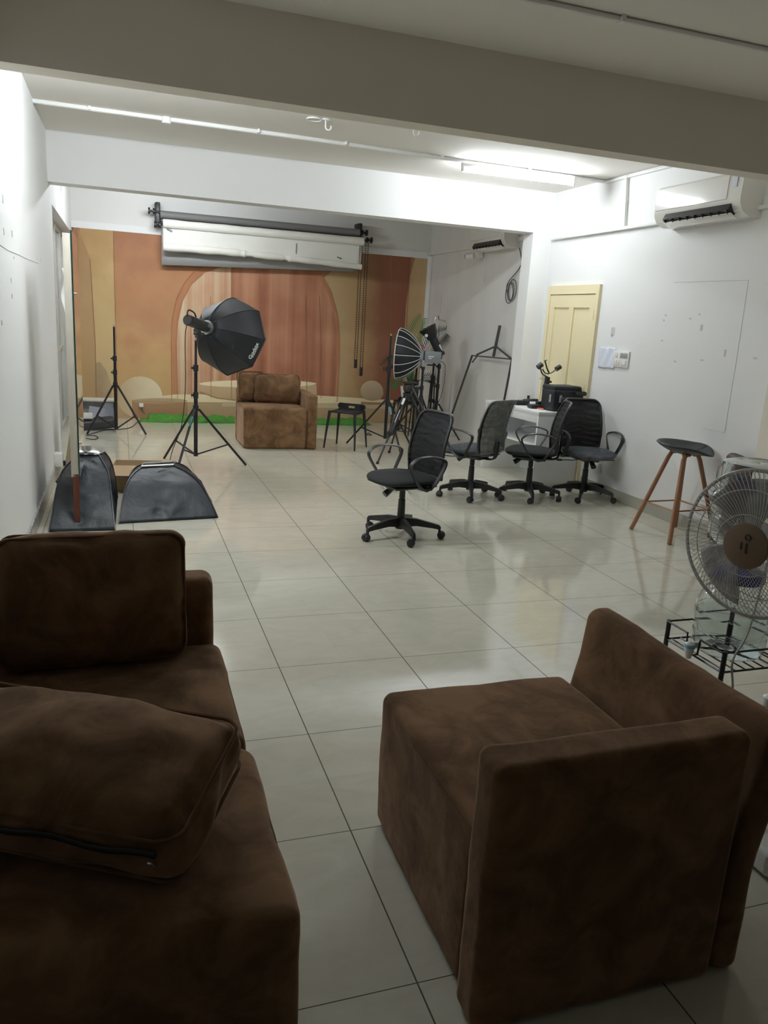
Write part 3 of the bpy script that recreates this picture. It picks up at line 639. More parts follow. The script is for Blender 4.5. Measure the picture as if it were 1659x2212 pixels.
# ================================================================== SOFA MODULES
def block(name, c, size, parent, r=0.045, seed=0, bulge=(0, 0, 0), wob=0.004, shape=None, m=None):
    return MB().soft(c, size, r=r, n=10, seed=seed, bulge=bulge, wob=wob, ws=4.5, shape=shape).build(name, m or M['suede'], parent, ang=60)
def seam(parent, pts, r=0.0035, name='piping'):
    return MB().tube(pts, r, 6).build(name, M['suede_edge'], parent)
def armchair(label, loc, rz, w, dpt, sh, ah, arm, seed, armt=0.115, backt=0.12, lean=0.0):
    """local: front -Y, w along X. arm +1: arm on +X side, -1 on -X side"""
    t = thing('armchair', label, 'armchair', loc, rz)
    sx0, sx1 = (-w/2, w/2-armt) if arm > 0 else (-w/2+armt, w/2)
    block('seat', ((sx0+sx1)/2, -backt/2-0.0, sh/2), (sx1-sx0, dpt-backt, sh), t, r=0.035, seed=seed, bulge=(0, 0, 0.012), wob=0.006)
    ax = arm*(w/2-armt/2)
    def slope(o): return V(o.x, o.y, o.z)
    block('armrest', (ax, -backt/2-0.012, ah/2), (armt, dpt-backt+0.022, ah), t, r=0.03, seed=seed+3, wob=0.006)
    block('backrest', (0, dpt/2-backt/2, ah/2), (w, backt, ah), t, r=0.035, seed=seed+5, wob=0.006, shape=(lambda o: V(o.x, o.y+lean*max(0, o.z+ah/2-0.3)/(ah-0.3), o.z)))
    y0 = -dpt/2
    seam(t, [(sx0+0.02, y0+0.02, sh-0.012), (sx0+0.1, y0+0.006, sh-0.02), (sx1-0.03, y0+0.006, sh-0.02)])
    seam(t, [(sx0*1.0+(0.01 if arm > 0 else 0), y0+0.03, sh-0.02), (sx0+(0.003 if arm > 0 else 0), y0+dpt-backt-0.05, sh-0.018)]) if arm > 0 else None
    return t
# far armchair in front of the backdrop
armchair('brown suede armchair in front of the printed backdrop', (1.13, 8.07, 0), math.radians(-0.5), 0.875, 0.80, 0.485, 0.655, +1, 1)
def cushion(label, loc, rot, size, seed, zipper=False, lab2=None):
    t = thing('cushion', label, 'cushion', loc, rot=rot)
    w, h, th = size
    def pinch(o):
        e = (abs(o.x)/(w/2))**3*(abs(o.z)/(h/2))**3
        return V(o.x*(1-0.03*e*0)-0.0, o.y*(1-0.35*e), o.z)
    MB().soft((0, 0, 0), (w, th, h), r=min(0.045, th*0.42), n=14, bulge=(0.006, 0.055, 0.006), wob=0.013, ws=7, seed=seed, shape=pinch).build('cover', M['suede'], t, ang=70)
    rr = 0.05
    for s in (-1, 1):
        pts = []
        for cx, cz_, a0 in ((1, 1, 0), (-1, 1, 90), (-1, -1, 180), (1, -1, 270)):
            for k in range(6):
                a = math.radians(a0+k*18); pts.append(V(cx*(w/2-rr)+(rr-0.002)*math.cos(a), s*(th/2-0.022+0.003*math.sin(k)), cz_*(h/2-rr)+(rr-0.002)*math.sin(a)))
        MB().tube(pts, 0.0048, 6, closed=True).build('piping', M['suede_edge'], t)
    if zipper:
        zp = [V(-w/2+0.05+(w-0.09)*i/20, -0.03+0.006*math.sin(i*0.9), -h/2-0.012) for i in range(21)]
        zo = MB().tube(zp, 0.006, 6, flat=(0.009, 0.004), ref=(0, 1, 0)).build('zip', M['black'], t)
        MB().box((w/2-0.045, -0.015, -h/2-0.018), (0.008, 0.035, 0.004), rot=(0.5, 0, 0), bev=0.001).build('zip_pull', M['steel'], zo)
    return t
cushion('brown back cushion at the front of the armchair by the backdrop', (1.175, 8.22, 0.660), (math.radians(-12), 0, math.radians(-3)), (0.55, 0.36, 0.14), 11)
cushion('brown cushion tucked behind another cushion on the backdrop armchair', (0.865, 8.325, 0.672), (math.radians(-9), 0, math.radians(12)), (0.33, 0.37, 0.12), 13)
# near right armchair: seat front faces -X -> local -Y to -X : rz=-90 ; arm toward the camera (-Y world) = local +X? local +X -> -Y world at rz=-90
armchair('large brown suede armchair in the near foreground with its side panel toward the viewer', (0.455, 0.235, 0), math.radians(-90), 0.825, 0.73, 0.455, 0.685, +1, 21, armt=0.12, backt=0.085, lean=0.065)
# near left: two sofa modules
ls = thing('sofa', 'brown suede sofa section in the near foreground with a low end panel', 'sofa', (0, 0, 0))
block('seat', (-0.735, 0.815, 0.22), (0.77, 0.67, 0.44), ls, r=0.035, seed=31, bulge=(0, 0, 0.015), wob=0.008)
block('armrest', (-0.735, 1.215, 0.335), (0.735, 0.135, 0.67), ls, r=0.04, seed=33, wob=0.005)
block('backrest', (-1.175, 0.885, 0.335), (0.115, 0.79, 0.67), ls, r=0.035, seed=34, wob=0.005)
seam(ls, [(-0.357, 1.10, 0.420), (-0.355, 0.85, 0.420), (-0.357, 0.52, 0.420)])
ns = thing('ottoman', 'wide brown suede seat block closest to the viewer holding a loose cushion', 'ottoman', (0, 0, 0))
block('seat', (-0.748, 0.14, 0.218), (0.82, 0.66, 0.436), ns, r=0.05, seed=41, bulge=(0.004, 0, 0.012), wob=0.008)
seam(ns, [(-0.350, 0.40, 0.408), (-0.346, 0.1, 0.406), (-0.349, -0.12, 0.400)])
cushion('large brown cushion standing on the sofa against its end panel', (-0.755, 1.045, 0.662), (math.radians(-9), 0, math.radians(2)), (0.555, 0.405, 0.13), 51)
cushion('brown box cushion with an open zip lying on the nearest seat', (-0.775, 0.205, 0.565), (math.radians(-77), math.radians(0), math.radians(-29)), (0.66, 0.36, 0.15), 57, zipper=True)

# ================================================================== OFFICE CHAIRS
def office_chair(label, loc, face, star, wrapseat=False, wrapback=False, bits=False):
    """face: rotation of the seat part, star: heading of one base arm, degrees; local front is -Y"""
    t = thing('office_chair', label, 'office chair', loc, 0, 'black mesh office chairs')
    st = math.radians(star)
    b = MB(); b.cyl((0, 0, 0.065), (0, 0, 0.15), 0.038, 0.034, n=20)
    for k in range(5):
        a = st+2*PI*k/5; d = V(math.cos(a), math.sin(a), 0); s = V(-d.y, d.x, 0)
        def sec(r, z, w, h): c = d*r+V(0, 0, z); return [c-s*w-V(0, 0, h), c+s*w-V(0, 0, h), c+s*w*0.75+V(0, 0, h), c-s*w*0.75+V(0, 0, h)]
        rings = [sec(0.02, 0.115, 0.026, 0.034), sec(0.12, 0.118, 0.022, 0.026), sec(0.24, 0.098, 0.017, 0.018), sec(0.292, 0.088, 0.015, 0.016), sec(0.305, 0.07, 0.013, 0.02)]
        vs = [p for r in rings for p in r]; fs = [(i*4+j, i*4+(j+1) % 4, (i+1)*4+(j+1) % 4, (i+1)*4+j) for i in range(4) for j in range(4)]+[(0, 1, 2, 3), (16, 17, 18, 19)]
        b.add(vs, fs)
    star_o = b.build('star_base', M['blackp'], t, ang=50)
    for k in range(5):
        a = st+2*PI*k/5; d = V(math.cos(a), math.sin(a), 0); rn = random.uniform(0, 2*PI); w = V(math.cos(rn), math.sin(rn), 0); tr = V(-w.y, w.x, 0)
        c = d*0.295; m_ = MB(); m_.cyl(c+V(0, 0, 0.03), c+V(0, 0, 0.075), 0.008, n=8); o = c+tr*0.018+V(0, 0, 0.027)
        for s in (-1, 1): m_.cyl(o+w*(0.006*s), o+w*(0.024*s), 0.027, 0.024, n=18)
        m_.cyl(o-w*0.012+V(0, 0, 0.004), o+w*0.012+V(0, 0, 0.004), 0.029, n=16); m_.build('caster', M['blackp'], star_o)
    g = MB(); g.cyl((0, 0, 0.14), (0, 0, 0.29), 0.030, 0.026, n=18); g.cyl((0, 0, 0.27), (0, 0, 0.39), 0.018, n=14); g.cyl((0, 0, 0.30), (0, 0, 0.375), 0.023, n=14)
    g.build('gas_column', M['blackp'], t)
    R = Matrix.Rotation(math.radians(face), 3, 'Z')
    def rot(mb): mb.v = [tuple(R @ Vector(v)) for v in mb.v]; return mb
    rot(MB().box((0, 0.01, 0.392), (0.16, 0.24, 0.045), bev=0.012)).build('tilt_mechanism', M['blackp'], t)
    lev = rot(MB().tube(smoothpts([(-0.05, 0.0, 0.385), (-0.15, 0.0, 0.37), (-0.20, 0, 0.372), (-0.27, 0, 0.37)], 4), 0.0045, 6)).build('lever', M['blackp'], t)
    rot(MB().soft((-0.285, 0, 0.37), (0.055, 0.03, 0.018), r=0.008, n=2)).build('lever_paddle', M['blackp'], lev)
    rot(MB().cyl((0, -0.10, 0.375), (0, -0.16, 0.335), 0.02, 0.026, n=12)).build('tension_knob', M['blackp'], t)
    def seatshape(o):
        y = (o.y+0.02)/0.235; x = o.x/0.24
        taper = 1-0.10*max(0, y)
        z = o.z - 0.03*max(0, -y-0.45)**1.5*1.6 + 0.012*x*x
        return V(o.x*taper, o.y, z)
    s = MB()
    prof = []
    n = 40
    def seatpt(u, v):
        a = u*2*PI; c, sn = math.cos(a), math.sin(a); p = 0.72
        rx = 0.243*(abs(c)**p)*(1 if c >= 0 else -1); ry = 0.238*(abs(sn)**p)*(1 if sn >= 0 else -1)
        th = -PI/2+PI*v; k = math.cos(th)**0.5 if math.cos(th) > 0 else 0; z = 0.446+0.036*math.sin(th)+(0.012 if th > 0 else 0)*(1-k)
        x, y = rx*k, ry*k-0.015
        z += 0.010*(x/0.24)**2-0.02*max(0, -y/0.24-0.5)**1.3
        return V(x, y, z)
    s.grid(seatpt, n, 14); rot(s).build('seat', M['fabric'], t, ang=80)
    rot(MB().box((0, -0.01, 0.412), (0.38, 0.37, 0.014), bev=0.005)).build('seat_pan', M['blackp'], t)
    # armrests: closed flat loops at each side
    for sd in (-1, 1):
        x = sd*0.262
        loop = smoothpts([(x-sd*0.035, 0.075, 0.405), (x, 0.105, 0.46), (x+sd*0.012, 0.165, 0.58), (x+sd*0.012, 0.150, 0.625), (x+sd*0.014, 0.05, 0.650), (x+sd*0.014, -0.06, 0.648), (x+sd*0.010, -0.125, 0.615), (x+sd*0.008, -0.135, 0.57), (x, -0.06, 0.455), (x-sd*0.004, 0.0, 0.410), (x-sd*0.02, 0.03, 0.398)], 5)
        rot(MB().tube(loop, 0.012, 8, flat=(0.021, 0.0085), ref=(1, 0, 0), closed=True)).build('armrest', M['armp'], t)
        rot(MB().box((sd*0.19, 0.035, 0.408), (0.14, 0.085, 0.016), bev=0.004)).build('armrest_bracket', M['blackp'], t)
    # back
    def backpt(x, h):                       # h 0..1 up the back
        z = 0.46+0.47*h; y = 0.225+0.070*h-0.028*math.sin(h*PI*1.1)+0.035*(-(x/0.22)**2)*(-1)*(-1)
        return V(x, y, z)
    def half(h): return 0.200+0.010*math.sin(h*PI)-0.012*h
    CR, HC_ = 0.07, 0.85
    pts = []
    for i in range(13): h = i/12*HC_; pts.append(backpt(half(h), h))
    for i in range(1, 7): a = i/7*PI/2; pts.append(backpt(half(HC_)-CR+CR*math.cos(a), HC_+(1-HC_)*math.sin(a)))
    for i in range(9): x = (half(HC_)-CR)*(1-2*i/8); pts.append(backpt(x, 1.0))
    for i in range(6, 0, -1): a = i/7*PI/2; pts.append(backpt(-(half(HC_)-CR+CR*math.cos(a)), HC_+(1-HC_)*math.sin(a)))
    for i in range(12, -1, -1): h = i/12*HC_; pts.append(backpt(-half(h), h))
    for i in range(1, 8): x = half(0)*(-1+2*i/8); pts.append(backpt(x, 0))
    rot(MB().tube(pts, 0.012, 8, closed=True, flat=(0.011, 0.014), ref=(0, 0, 1))).build('back_frame', M['blackp'], t)
    nt_ = MB()
    def netpt(u, v):
        h = v*0.99; hw = half(h) if h < HC_ else half(HC_)-CR+CR*math.sqrt(max(0, 1-((h-HC_)/(1-HC_))**2)); return backpt(hw*(2*u-1), h)
    nt_.grid(netpt, 12, 24); rot(nt_).build('back_net', M['net'], t, ang=80)
    n2 = MB(); n2.grid(lambda u, v: netpt(u, v)+V(0, 0.016, 0), 12, 24); rot(n2).build('back_net', M['net'], t, ang=80)
    rot(MB().tube(smoothpts([(0, 0.06, 0.395), (0, 0.19, 0.385), (0, 0.25, 0.42), (0, 0.262, 0.56)], 5), 0.01, 8, flat=(0.035, 0.008), ref=(1, 0, 0))).build('back_support', M['blackp'], t)
    if wrapseat:
        w = MB(); w.grid(lambda u, v: (lambda p: V(p.x*1.05, p.y*1.06, 0.446+(p.z-0.446)*1.25-0.004)+V(1, 1, 1)*0.010*noise.noise(p*16))(seatpt(u, v)), 48, 16)
        rot(w).build('plastic_wrap', M['wrapseat'], t, ang=80)
    if wrapback:
        for sg in (-1, 1):
            w = MB(); w.grid(lambda u, v: (lambda p: V(p.x*1.06, p.y+(0.028 if sg > 0 else -0.018)+0.006*noise.noise(p*14), 0.45+(p.z-0.46)*1.045))(netpt(u, v)), 30, 34)
            rot(w).build('plastic_wrap', M['wrapback'], t, ang=80)
    if bits:
        for k, (x, y, wd_, hh) in enumerate(((-0.12, -0.12, 0.1, 0.08), (0.02, -0.16, 0.16, 0.05), (0.16, -0.05, 0.12, 0.09), (-0.02, 0.12, 0.12, 0.08))):
            w = MB(); w.grid(lambda u, v: V(x+wd_*(u-0.5)+0.01*math.sin(v*9), y+0.03*math.sin(u*6+k)+0.02*v, 0.415-hh*v*(0.75+0.35*math.sin(u*7+k)))+V(0.6, 1, 0)*0.012*noise.noise(V(u*4, v*4, k)), 10, 8)
            rot(w).build('plastic_scrap', M['wrap'], t, ang=80)
    return t
office_chair('black mesh office chair alone in mid floor with torn plastic under its seat', (1.305, 3.85, 0), -74, 198, bits=True)
office_chair('office chair with its backrest still wrapped in cloudy plastic, seen from behind', (2.45, 5.11, 0), -150, 177, wrapseat=True, wrapback=True)
office_chair('unwrapped office chair turned sideways between two plastic-wrapped ones', (3.02, 5.02, 0), -112, 178)
office_chair('office chair facing the viewer with shiny plastic film over the seat', (3.60, 4.97, 0), -8, 232, wrapseat=True)

# ================================================================== DESK
dk = thing('desk', 'white open fronted desk with gear on top against the side wall', 'desk', (3.31, 5.47, 0), math.radians(4.5))
DL, DW, DH = 1.06, 0.53, 0.77
MB().box((DW/2, DL/2, DH-0.0175), (DW+0.01, DL+0.01, 0.035), bev=0.002).build('desk_top', M['desk'], dk)
MB().box((DW/2, 0.012, (DH-0.035)/2), (DW, 0.024, DH-0.035), bev=0.001).build('side_panel', M['desk'], dk)
MB().box((DW/2, DL-0.012, (DH-0.035)/2), (DW, 0.024, DH-0.035), bev=0.001).build('side_panel', M['desk'], dk)
MB().box((DW-0.012, DL/2, (DH-0.035)/2), (0.02, DL-0.05, DH-0.035), bev=0.001).build('back_panel', M['desk'], dk)
MB().box((0.012, DL/2, DH-0.075), (0.02, DL-0.05, 0.08), bev=0.001).build('apron', M['desk'], dk)
MB().box((DW/2, DL*0.5, 0.42), (DW-0.05, DL-0.05, 0.018), bev=0.001).build('shelf', M['desk'], dk)
def ontop(px, py, z=DH): p = at(px, py, 2, z); return p
# camera bag
p = ontop(1232, 882); bg = thing('camera_bag', 'boxy black padded camera bag standing on the white desk', 'bag', (3.665, 5.66, DH), math.radians(4))
MB().soft((0, 0, 0.115), (0.36, 0.24, 0.225), r=0.03, n=5, wob=0.003).build('bag_body', M['nylon_soft'], bg)
MB().soft((-0.01, 0.0, 0.235), (0.34, 0.23, 0.05), r=0.02, n=5, wob=0.003).build('lid', M['nylon_soft'], bg)
MB().soft((0.03, -0.135, 0.08), (0.24, 0.04, 0.14), r=0.015, n=4).build('front_pocket', M['nylon_soft'], bg)
MB().box((-0.1, -0.123, 0.13), (0.03, 0.006, 0.075), bev=0.002).build('logo_patch', M['grey'], bg)
MB().box((-0.183, -0.06, 0.13), (0.006, 0.03, 0.075), bev=0.002).build('strap_loop', M['grey'], bg)
MB().tube(smoothpts([(0.06, -0.12, 0.2), (0.06, -0.19, 0.19), (0.16, -0.19, 0.19), (0.17, -0.12, 0.2)], 6), 0.008, 6, flat=(0.015, 0.004), ref=(0, 0, 1)).build('carry_handle', M['blackp'], bg)
# gimbal
gm = thing('gimbal', 'black camera gimbal with raised arms standing behind the camera bag', 'gimbal', (3.63, 5.93, DH))
MB().cyl((0, 0, 0.03), (0, 0, 0.21), 0.02, 0.023, n=14).build('grip', M['blackp'], gm)
MB().cyl((0, 0, 0.21), (0, 0, 0.32), 0.030, 0.027, n=16).build('control_box', M['blackp'], gm)
MB().cyl((0.0, 0, 0.27), (0.05, 0, 0.27), 0.012, n=10).build('trigger_knob', M['blackp'], gm)
for k in range(3):
    a = 2*PI*k/3+0.4; MB().tube([(0, 0, 0.035), (0.11*math.cos(a), 0.11*math.sin(a), 0.006)], 0.007, 6).build('foot', M['blackp'], gm)
MB().tube(smoothpts([(0, 0, 0.32), (-0.04, 0, 0.335), (-0.075, 0, 0.36), (-0.105, 0, 0.43)], 5), 0.008, 8, flat=(0.014, 0.006), ref=(0, 1, 0)).build('roll_arm', M['blackp'], gm)
MB().cyl((-0.13, 0, 0.415), (-0.085, 0, 0.45), 0.028, n=14).build('motor', M['blackp'], gm)
MB().tube(smoothpts([(-0.075, -0.01, 0.40), (-0.045, -0.01, 0.365), (0.0, -0.01, 0.355), (0.05, -0.01, 0.375), (0.10, -0.01, 0.415)], 5), 0.007, 8, flat=(0.013, 0.005), ref=(0, 1, 0)).build('tilt_arm', M['blackp'], gm)
MB().cyl((0.09, 0, 0.405), (0.14, 0, 0.435), 0.026, n=14).build('motor', M['blackp'], gm)
MB().tube([(0.0, -0.02, 0.365), (-0.03, -0.02, 0.41), (-0.065, -0.02, 0.49), (-0.045, -0.02, 0.495)], 0.008, 6).build('phone_plate', M['blackp'], gm)
# smaller gear
def onD(x, y): return (x, y, DH)
g1 = MB(); g1.tube([(-0.1, 0, 0.028), (0.03, 0, 0.03)], 0.026, 12); g1.cyl((0.03, 0, 0.032), (0.085, 0, 0.036), 0.032, 0.036, n=16); g1.box((0.0, 0, 0.004), (0.1, 0.05, 0.008))
p = ontop(1125, 875); tag(g1.build('flashlight', M['blackp'], loc=(p.x, p.y, DH)), 'black cylindrical torch lying on the near left of the desk', 'torch')
g2 = MB(); g2.soft((0, 0, 0.022), (0.17, 0.10, 0.043), r=0.02, n=4, wob=0.004); g2.soft((0.05, 0.01, 0.055), (0.08, 0.06, 0.035), r=0.01, n=3)
p = ontop(1157, 882); tag(g2.build('camera_pouch', M['blackp'], loc=(p.x, p.y, DH)), 'black wrinkled pouch beside the orange strap on the desk', 'pouch')
g3 = MB(); g3.tube(smoothpts([(-0.13, 0, 0.07), (-0.125, 0, 0.02), (-0.06, 0, 0.02), (0.0, 0, 0.018)], 4), 0.016, 8); g3.tube(arc((0.06, 0, 0.02), 0.05, PI, 0, 10), 0.016, 8); g3.cyl((0.06, -0.01, 0.03), (0.06, 0.01, 0.03), 0.038, n=16)
p = ontop(1150, 866); tag(g3.build('headphones', M['blackp'], loc=(p.x+0.02, p.y-0.1, DH)), 'black headphones lying at the back of the desk', 'headphones')
p = ontop(1178, 884); tag(MB().box((0, 0, 0.006), (0.12, 0.08, 0.012), rot=(0, 0, 0.2), bev=0.004).build('strap', M['orange'], loc=(p.x-0.02, p.y, DH)), 'bright orange folded strap on the desk edge', 'strap')
p = ontop(1155, 870); tag(MB().box((0, 0, 0.004), (0.2, 0.14, 0.008), bev=0.001).build('paper_stack', M['paper'], loc=(p.x, p.y-0.02, DH)), 'white papers lying under the gear on the desk', 'paper')

# ================================================================== BAR STOOL
bs = thing('bar_stool', 'tall bar stool with black scooped seat and copper brown wooden legs', 'bar stool', (3.60, 3.62, 0), math.radians(4))
SH_ = 0.735
def scoop(u, v):
    a = u*2*PI; r = v; c, s_ = math.cos(a), math.sin(a)
    x = 0.235*r*c; y = 0.20*r*s_
    d = math.cos(a+0.95)                    # front lip direction
    rim = 0.062-0.062*max(0, d)**3+0.02*max(0, -d)
    return V(x, y, SH_-0.042+rim*r**2.4)
sc = MB(); sc.grid(scoop, 40, 10); o = sc.build('seat', mat('black_quilted_plastic', (0.03, 0.032, 0.036), 0.4, var=0.1, bump=0.6, bscale=40), bs, ang=80)
md = o.modifiers.new('t', 'SOLIDIFY'); md.thickness = 0.012; md.offset = -1
MB().grid(lambda u, v: V(-0.03+0.09*(u-0.5), 0.0+0.05*(v-0.5), SH_-0.031+0.008*math.sin(u*6)*math.sin(v*5)), 8, 6).build('tissue', M['paper'], None).location = (0, 0, 0)
ts = bpy.data.objects['tissue']; ts.parent = None; ts.location = (3.60, 3.62, 0.004); tag(ts, 'scrap of white tissue lying in the bar stool seat', 'tissue')
for sx, sy in ((-1, -1), (1, -1), (-1, 1), (1, 1)):
    top = V(sx*0.075, sy*0.075, SH_-0.055); bot = V(sx*0.235, sy*0.225, 0.004)
    m_ = MB(); m_.tube([V(sx*0.02, sy*0.075, SH_-0.05), V(sx*0.06, sy*0.078, SH_-0.052), top.lerp(bot, 0.06), top.lerp(bot, 0.5), bot], 0.016, 8, flat=(0.021, 0.014), ref=(1, 0, 0)); m_.build('leg', M['wood'], bs)
rr_ = lambda t: [V(sx*(0.075+0.16*t), sy*(0.075+0.15*t), (SH_-0.055)*(1-t)) for sx, sy in ((-1, -1), (1, -1), (1, 1), (-1, 1))]
q = rr_(0.63)
for i in range(4): MB().cyl(q[i], q[(i+1) % 4], 0.007, n=8).build('footrest', M['wood'], bs)
MB().box((0, 0, SH_-0.047), (0.14, 0.18, 0.012), bev=0.003).build('mount_plate', M['blackp'], bs)

# ================================================================== LOW STOOLS
def low_stool(label, loc, rz):
    t = thing('stool', label, 'stool', loc, rz)
    # local: plate side +Y, bar side -Y
    W_, D_ = 0.17, 0.15
    def plate(u, v):
        x = (W_+0.01)*(2*u-1); z = 0.43+0.10*v; e = abs(2*u-1)
        if v > 0.5: x *= 1-0.12*(v-0.5)*2
        return V(x, D_-0.015+0.02*v, z-0.02*e**4)
    m_ = MB(); nx = 14
    # plate with slot: built from boxes around the slot
    for (x0, x1, z0, z1) in ((-0.165, -0.045, 0.43, 0.535), (0.045, 0.165, 0.43, 0.535), (-0.045, 0.045, 0.43, 0.478), (-0.045, 0.045, 0.508, 0.535)):
        m_.box(((x0+x1)/2, D_, (z0+z1)/2), (x1-x0, 0.022, z1-z0))
    for s in (-1, 1): m_.cyl((s*0.15, D_-0.011, 0.50), (s*0.15, D_+0.011, 0.50), 0.035, n=16)
    m_.build('back_plate', M['blackp'], t)
    MB().soft((0, 0.035, 0.44), (0.30, 0.23, 0.03), r=0.012, n=4, bulge=(0, 0, -0.004)).build('seat', M['blackp'], t)
    MB().tube(smoothpts([(-W_+0.005, -D_, 0.425), (-W_+0.03, -D_, 0.45), (0, -D_, 0.452), (W_-0.03, -D_, 0.45), (W_-0.005, -D_, 0.425)], 4), 0.015, 8).build('front_bar', M['blackp'], t)
    for sx in (-1, 1):
        for sy in (-1, 1):
            MB().tube([(sx*(W_-0.005), sy*D_, 0.46), (sx*(W_+0.02), sy*(D_+0.03), 0.2), (sx*(W_+0.035), sy*(D_+0.05), 0.0)], [0.021, 0.015, 0.011], 8).build('leg', M['blackp'], t)
        MB().tube([(sx*W_, -D_, 0.44), (sx*W_, D_, 0.445)], 0.014, 8).build('side_rail', M['blackp'], t)
    return t
low_stool('black metal stool with slotted plate beside the backdrop armchair', (1.98, 7.83, 0), math.radians(-38))
low_stool('black metal stool half hidden behind the video tripod, supporting the plant pot', (3.25, 9.1, 0), math.radians(172))

# ================================================================== STANDS
def light_stand(name, label, loc, ang, H_, r=0.50, hub=0.12, joint=0.60, cat='light stand', sticker=False, rs=(0.020, 0.0165, 0.0125), seg=(0.60, 0.98)):
    t = thing(name, label, cat, loc)
    MB().cyl((0, 0, hub), (0, 0, seg[0]+0.12), rs[0], n=12).build('lower_tube', M['black'], t)
    MB().cyl((0, 0, seg[0]), (0, 0, min(seg[1]+0.05, H_)), rs[1], n=12).build('middle_tube', M['black'], t)
    if H_ > seg[1]: MB().cyl((0, 0, seg[1]), (0, 0, H_), rs[2], n=10).build('upper_tube', M['black'], t)
    MB().cyl((0, 0, joint-0.03), (0, 0, joint+0.03), 0.028, n=14).build('leg_collar', M['blackp'], t)
    for z in (seg[0]+0.13, seg[1]+0.02):
        if z < H_:
            m_ = MB(); m_.cyl((0, 0, z-0.03), (0, 0, z+0.03), rs[0]+0.006, n=12); m_.cyl((0, 0, z), (-0.045, -0.01, z), 0.012, n=10); m_.build('lock_collar', M['blackp'], t)
    MB().cyl((0, 0, hub-0.01), (0, 0, hub+0.03), 0.022, n=12).build('spreader_hub', M['blackp'], t)
    MB().cyl((0, 0, H_), (0, 0, H_+0.025), 0.009, n=10).build('spigot', M['steel'], t)
    for a in ang:
        a = math.radians(a); d = V(math.cos(a), math.sin(a), 0); top = d*0.03+V(0, 0, joint-0.01); bot = d*r+V(0, 0, 0.008); md_ = top.lerp(bot, 0.62)
        g = MB(); g.tube([top, bot], 0.0125, 8); g.build('leg', M['black'], t)
        MB().tube([md_, d*0.02+V(0, 0, hub+0.01)], 0.009, 6).build('brace', M['black'], t)
    if sticker:
        a = math.radians(ang[-1]); d = V(math.cos(a), math.sin(a), 0); top = d*0.03+V(0, 0, joint-0.01); bot = d*r+V(0, 0, 0.008)
        MB().tube([top.lerp(bot, 0.12), top.lerp(bot, 0.27)], 0.0125, 8).build('sticker', M['skyblue'], t)
    return t
def octabox(t, ring, axis, R_, depth, nseg, ribm, clothm, bulge=0.35, ribr=0.004, spin=0.0):
    """umbrella style softbox: dome of nseg gores from speed ring to rim"""
    fr = frame_to(axis); ring = Vector(ring)
    def P_(a, v):
        rr = 0.075+(R_-0.075)*(math.sin(v*PI/2)**(1.0-bulge*0.3)) if bulge else 0.075+(R_-0.075)*v
        return ring+fr @ V(rr*math.cos(a), rr*math.sin(a), depth*(1-math.cos(v*PI/2))**(0.62) if bulge else depth*v)
    m_ = MB(); nv = 10; nsub = 4; tot = nseg*nsub
    def dome(u, v):
        k = u*nseg; i = math.floor(k); f = k-i; a0 = spin+2*PI*i/nseg; a1 = a0+2*PI/nseg
        p = P_(a0, v).lerp(P_(a1, v), f); return p-(p-ring-fr @ V(0, 0, depth*v)).normalized()*0.0
    m_.grid(dome, tot, nv); o = m_.build('softbox_shell', clothm, t, ang=18)
    md = o.modifiers.new('t', 'SOLIDIFY'); md.thickness = 0.003
    for i in range(nseg):
        a = spin+2*PI*i/nseg; pts = [P_(a, v/10) for v in range(11)]
        pts = [p+(p-ring).normalized()*0.002 for p in pts]
        MB().tube(pts, ribr, 5).build('rib', ribm, o)
    rim = [P_(spin+2*PI*i/nseg, 1.0) for i in range(nseg)]
    MB().tube(rim, 0.006, 6, closed=True).build('rim', ribm if ribm is not M['black'] else M['blackp'], o)
    return P_, fr
whitecloth = mat('white_diffuser', (0.8, 0.8, 0.8), 0.8)
# --- main octagonal softbox light
sl = light_stand('studio_light', 'studio light with big black octagonal softbox on a tripod stand', (0.045, 6.60, 0), (4, 124, 244), 1.27, r=0.52, sticker=True, cat='studio light')
AX = V(0.63, 0.745, -0.20).normalized(); HC = V(0.03, 0.0, 1.425)
MB().cyl(HC-AX*0.19, HC+AX*0.13, 0.052, n=24).build('lamp_head', M['blackp'], sl)
MB().cyl(HC-AX*0.20, HC-AX*0.185, 0.046, 0.05, n=24).build('rear_panel', M['darkgrey'], sl)
MB().cyl(HC+AX*0.125, HC+AX*0.15, 0.072, n=28).build('speed_ring', M['steel'], sl)
sd = AX.cross(V(0, 0, 1)).normalized(); upv = sd.cross(AX)
MB().tube(smoothpts([HC-AX*0.06+upv*0.05, HC-AX*0.10+upv*0.09, HC-AX*0.19+upv*0.095, HC-AX*0.205+upv*0.05, HC-AX*0.18+upv*0.02], 5), 0.008, 6).build('carry_handle', M['blackp'], sl)
MB().box(HC-V(0, 0, 0.085), (0.035, 0.05, 0.10), bev=0.008).build('tilt_bracket', M['blackp'], sl)
MB().cyl(HC+V(-0.05, -0.02, -0.09), HC+V(0.05, 0.02, -0.09), 0.012, n=8).build('tilt_knob', M['blackp'], sl)
P8, FR8 = octabox(sl, HC+AX*0.15, AX, 0.405, 0.46, 8, M['black'], M['nylon_soft'], ribr=0.003, spin=PI/8*0)
# front diffuser
fd = MB(); rim = [P8(2*PI*i/8, 0.985) for i in range(8)]; fd.poly(rim); fd.build('diffuser', whitecloth, sl, smooth=False)
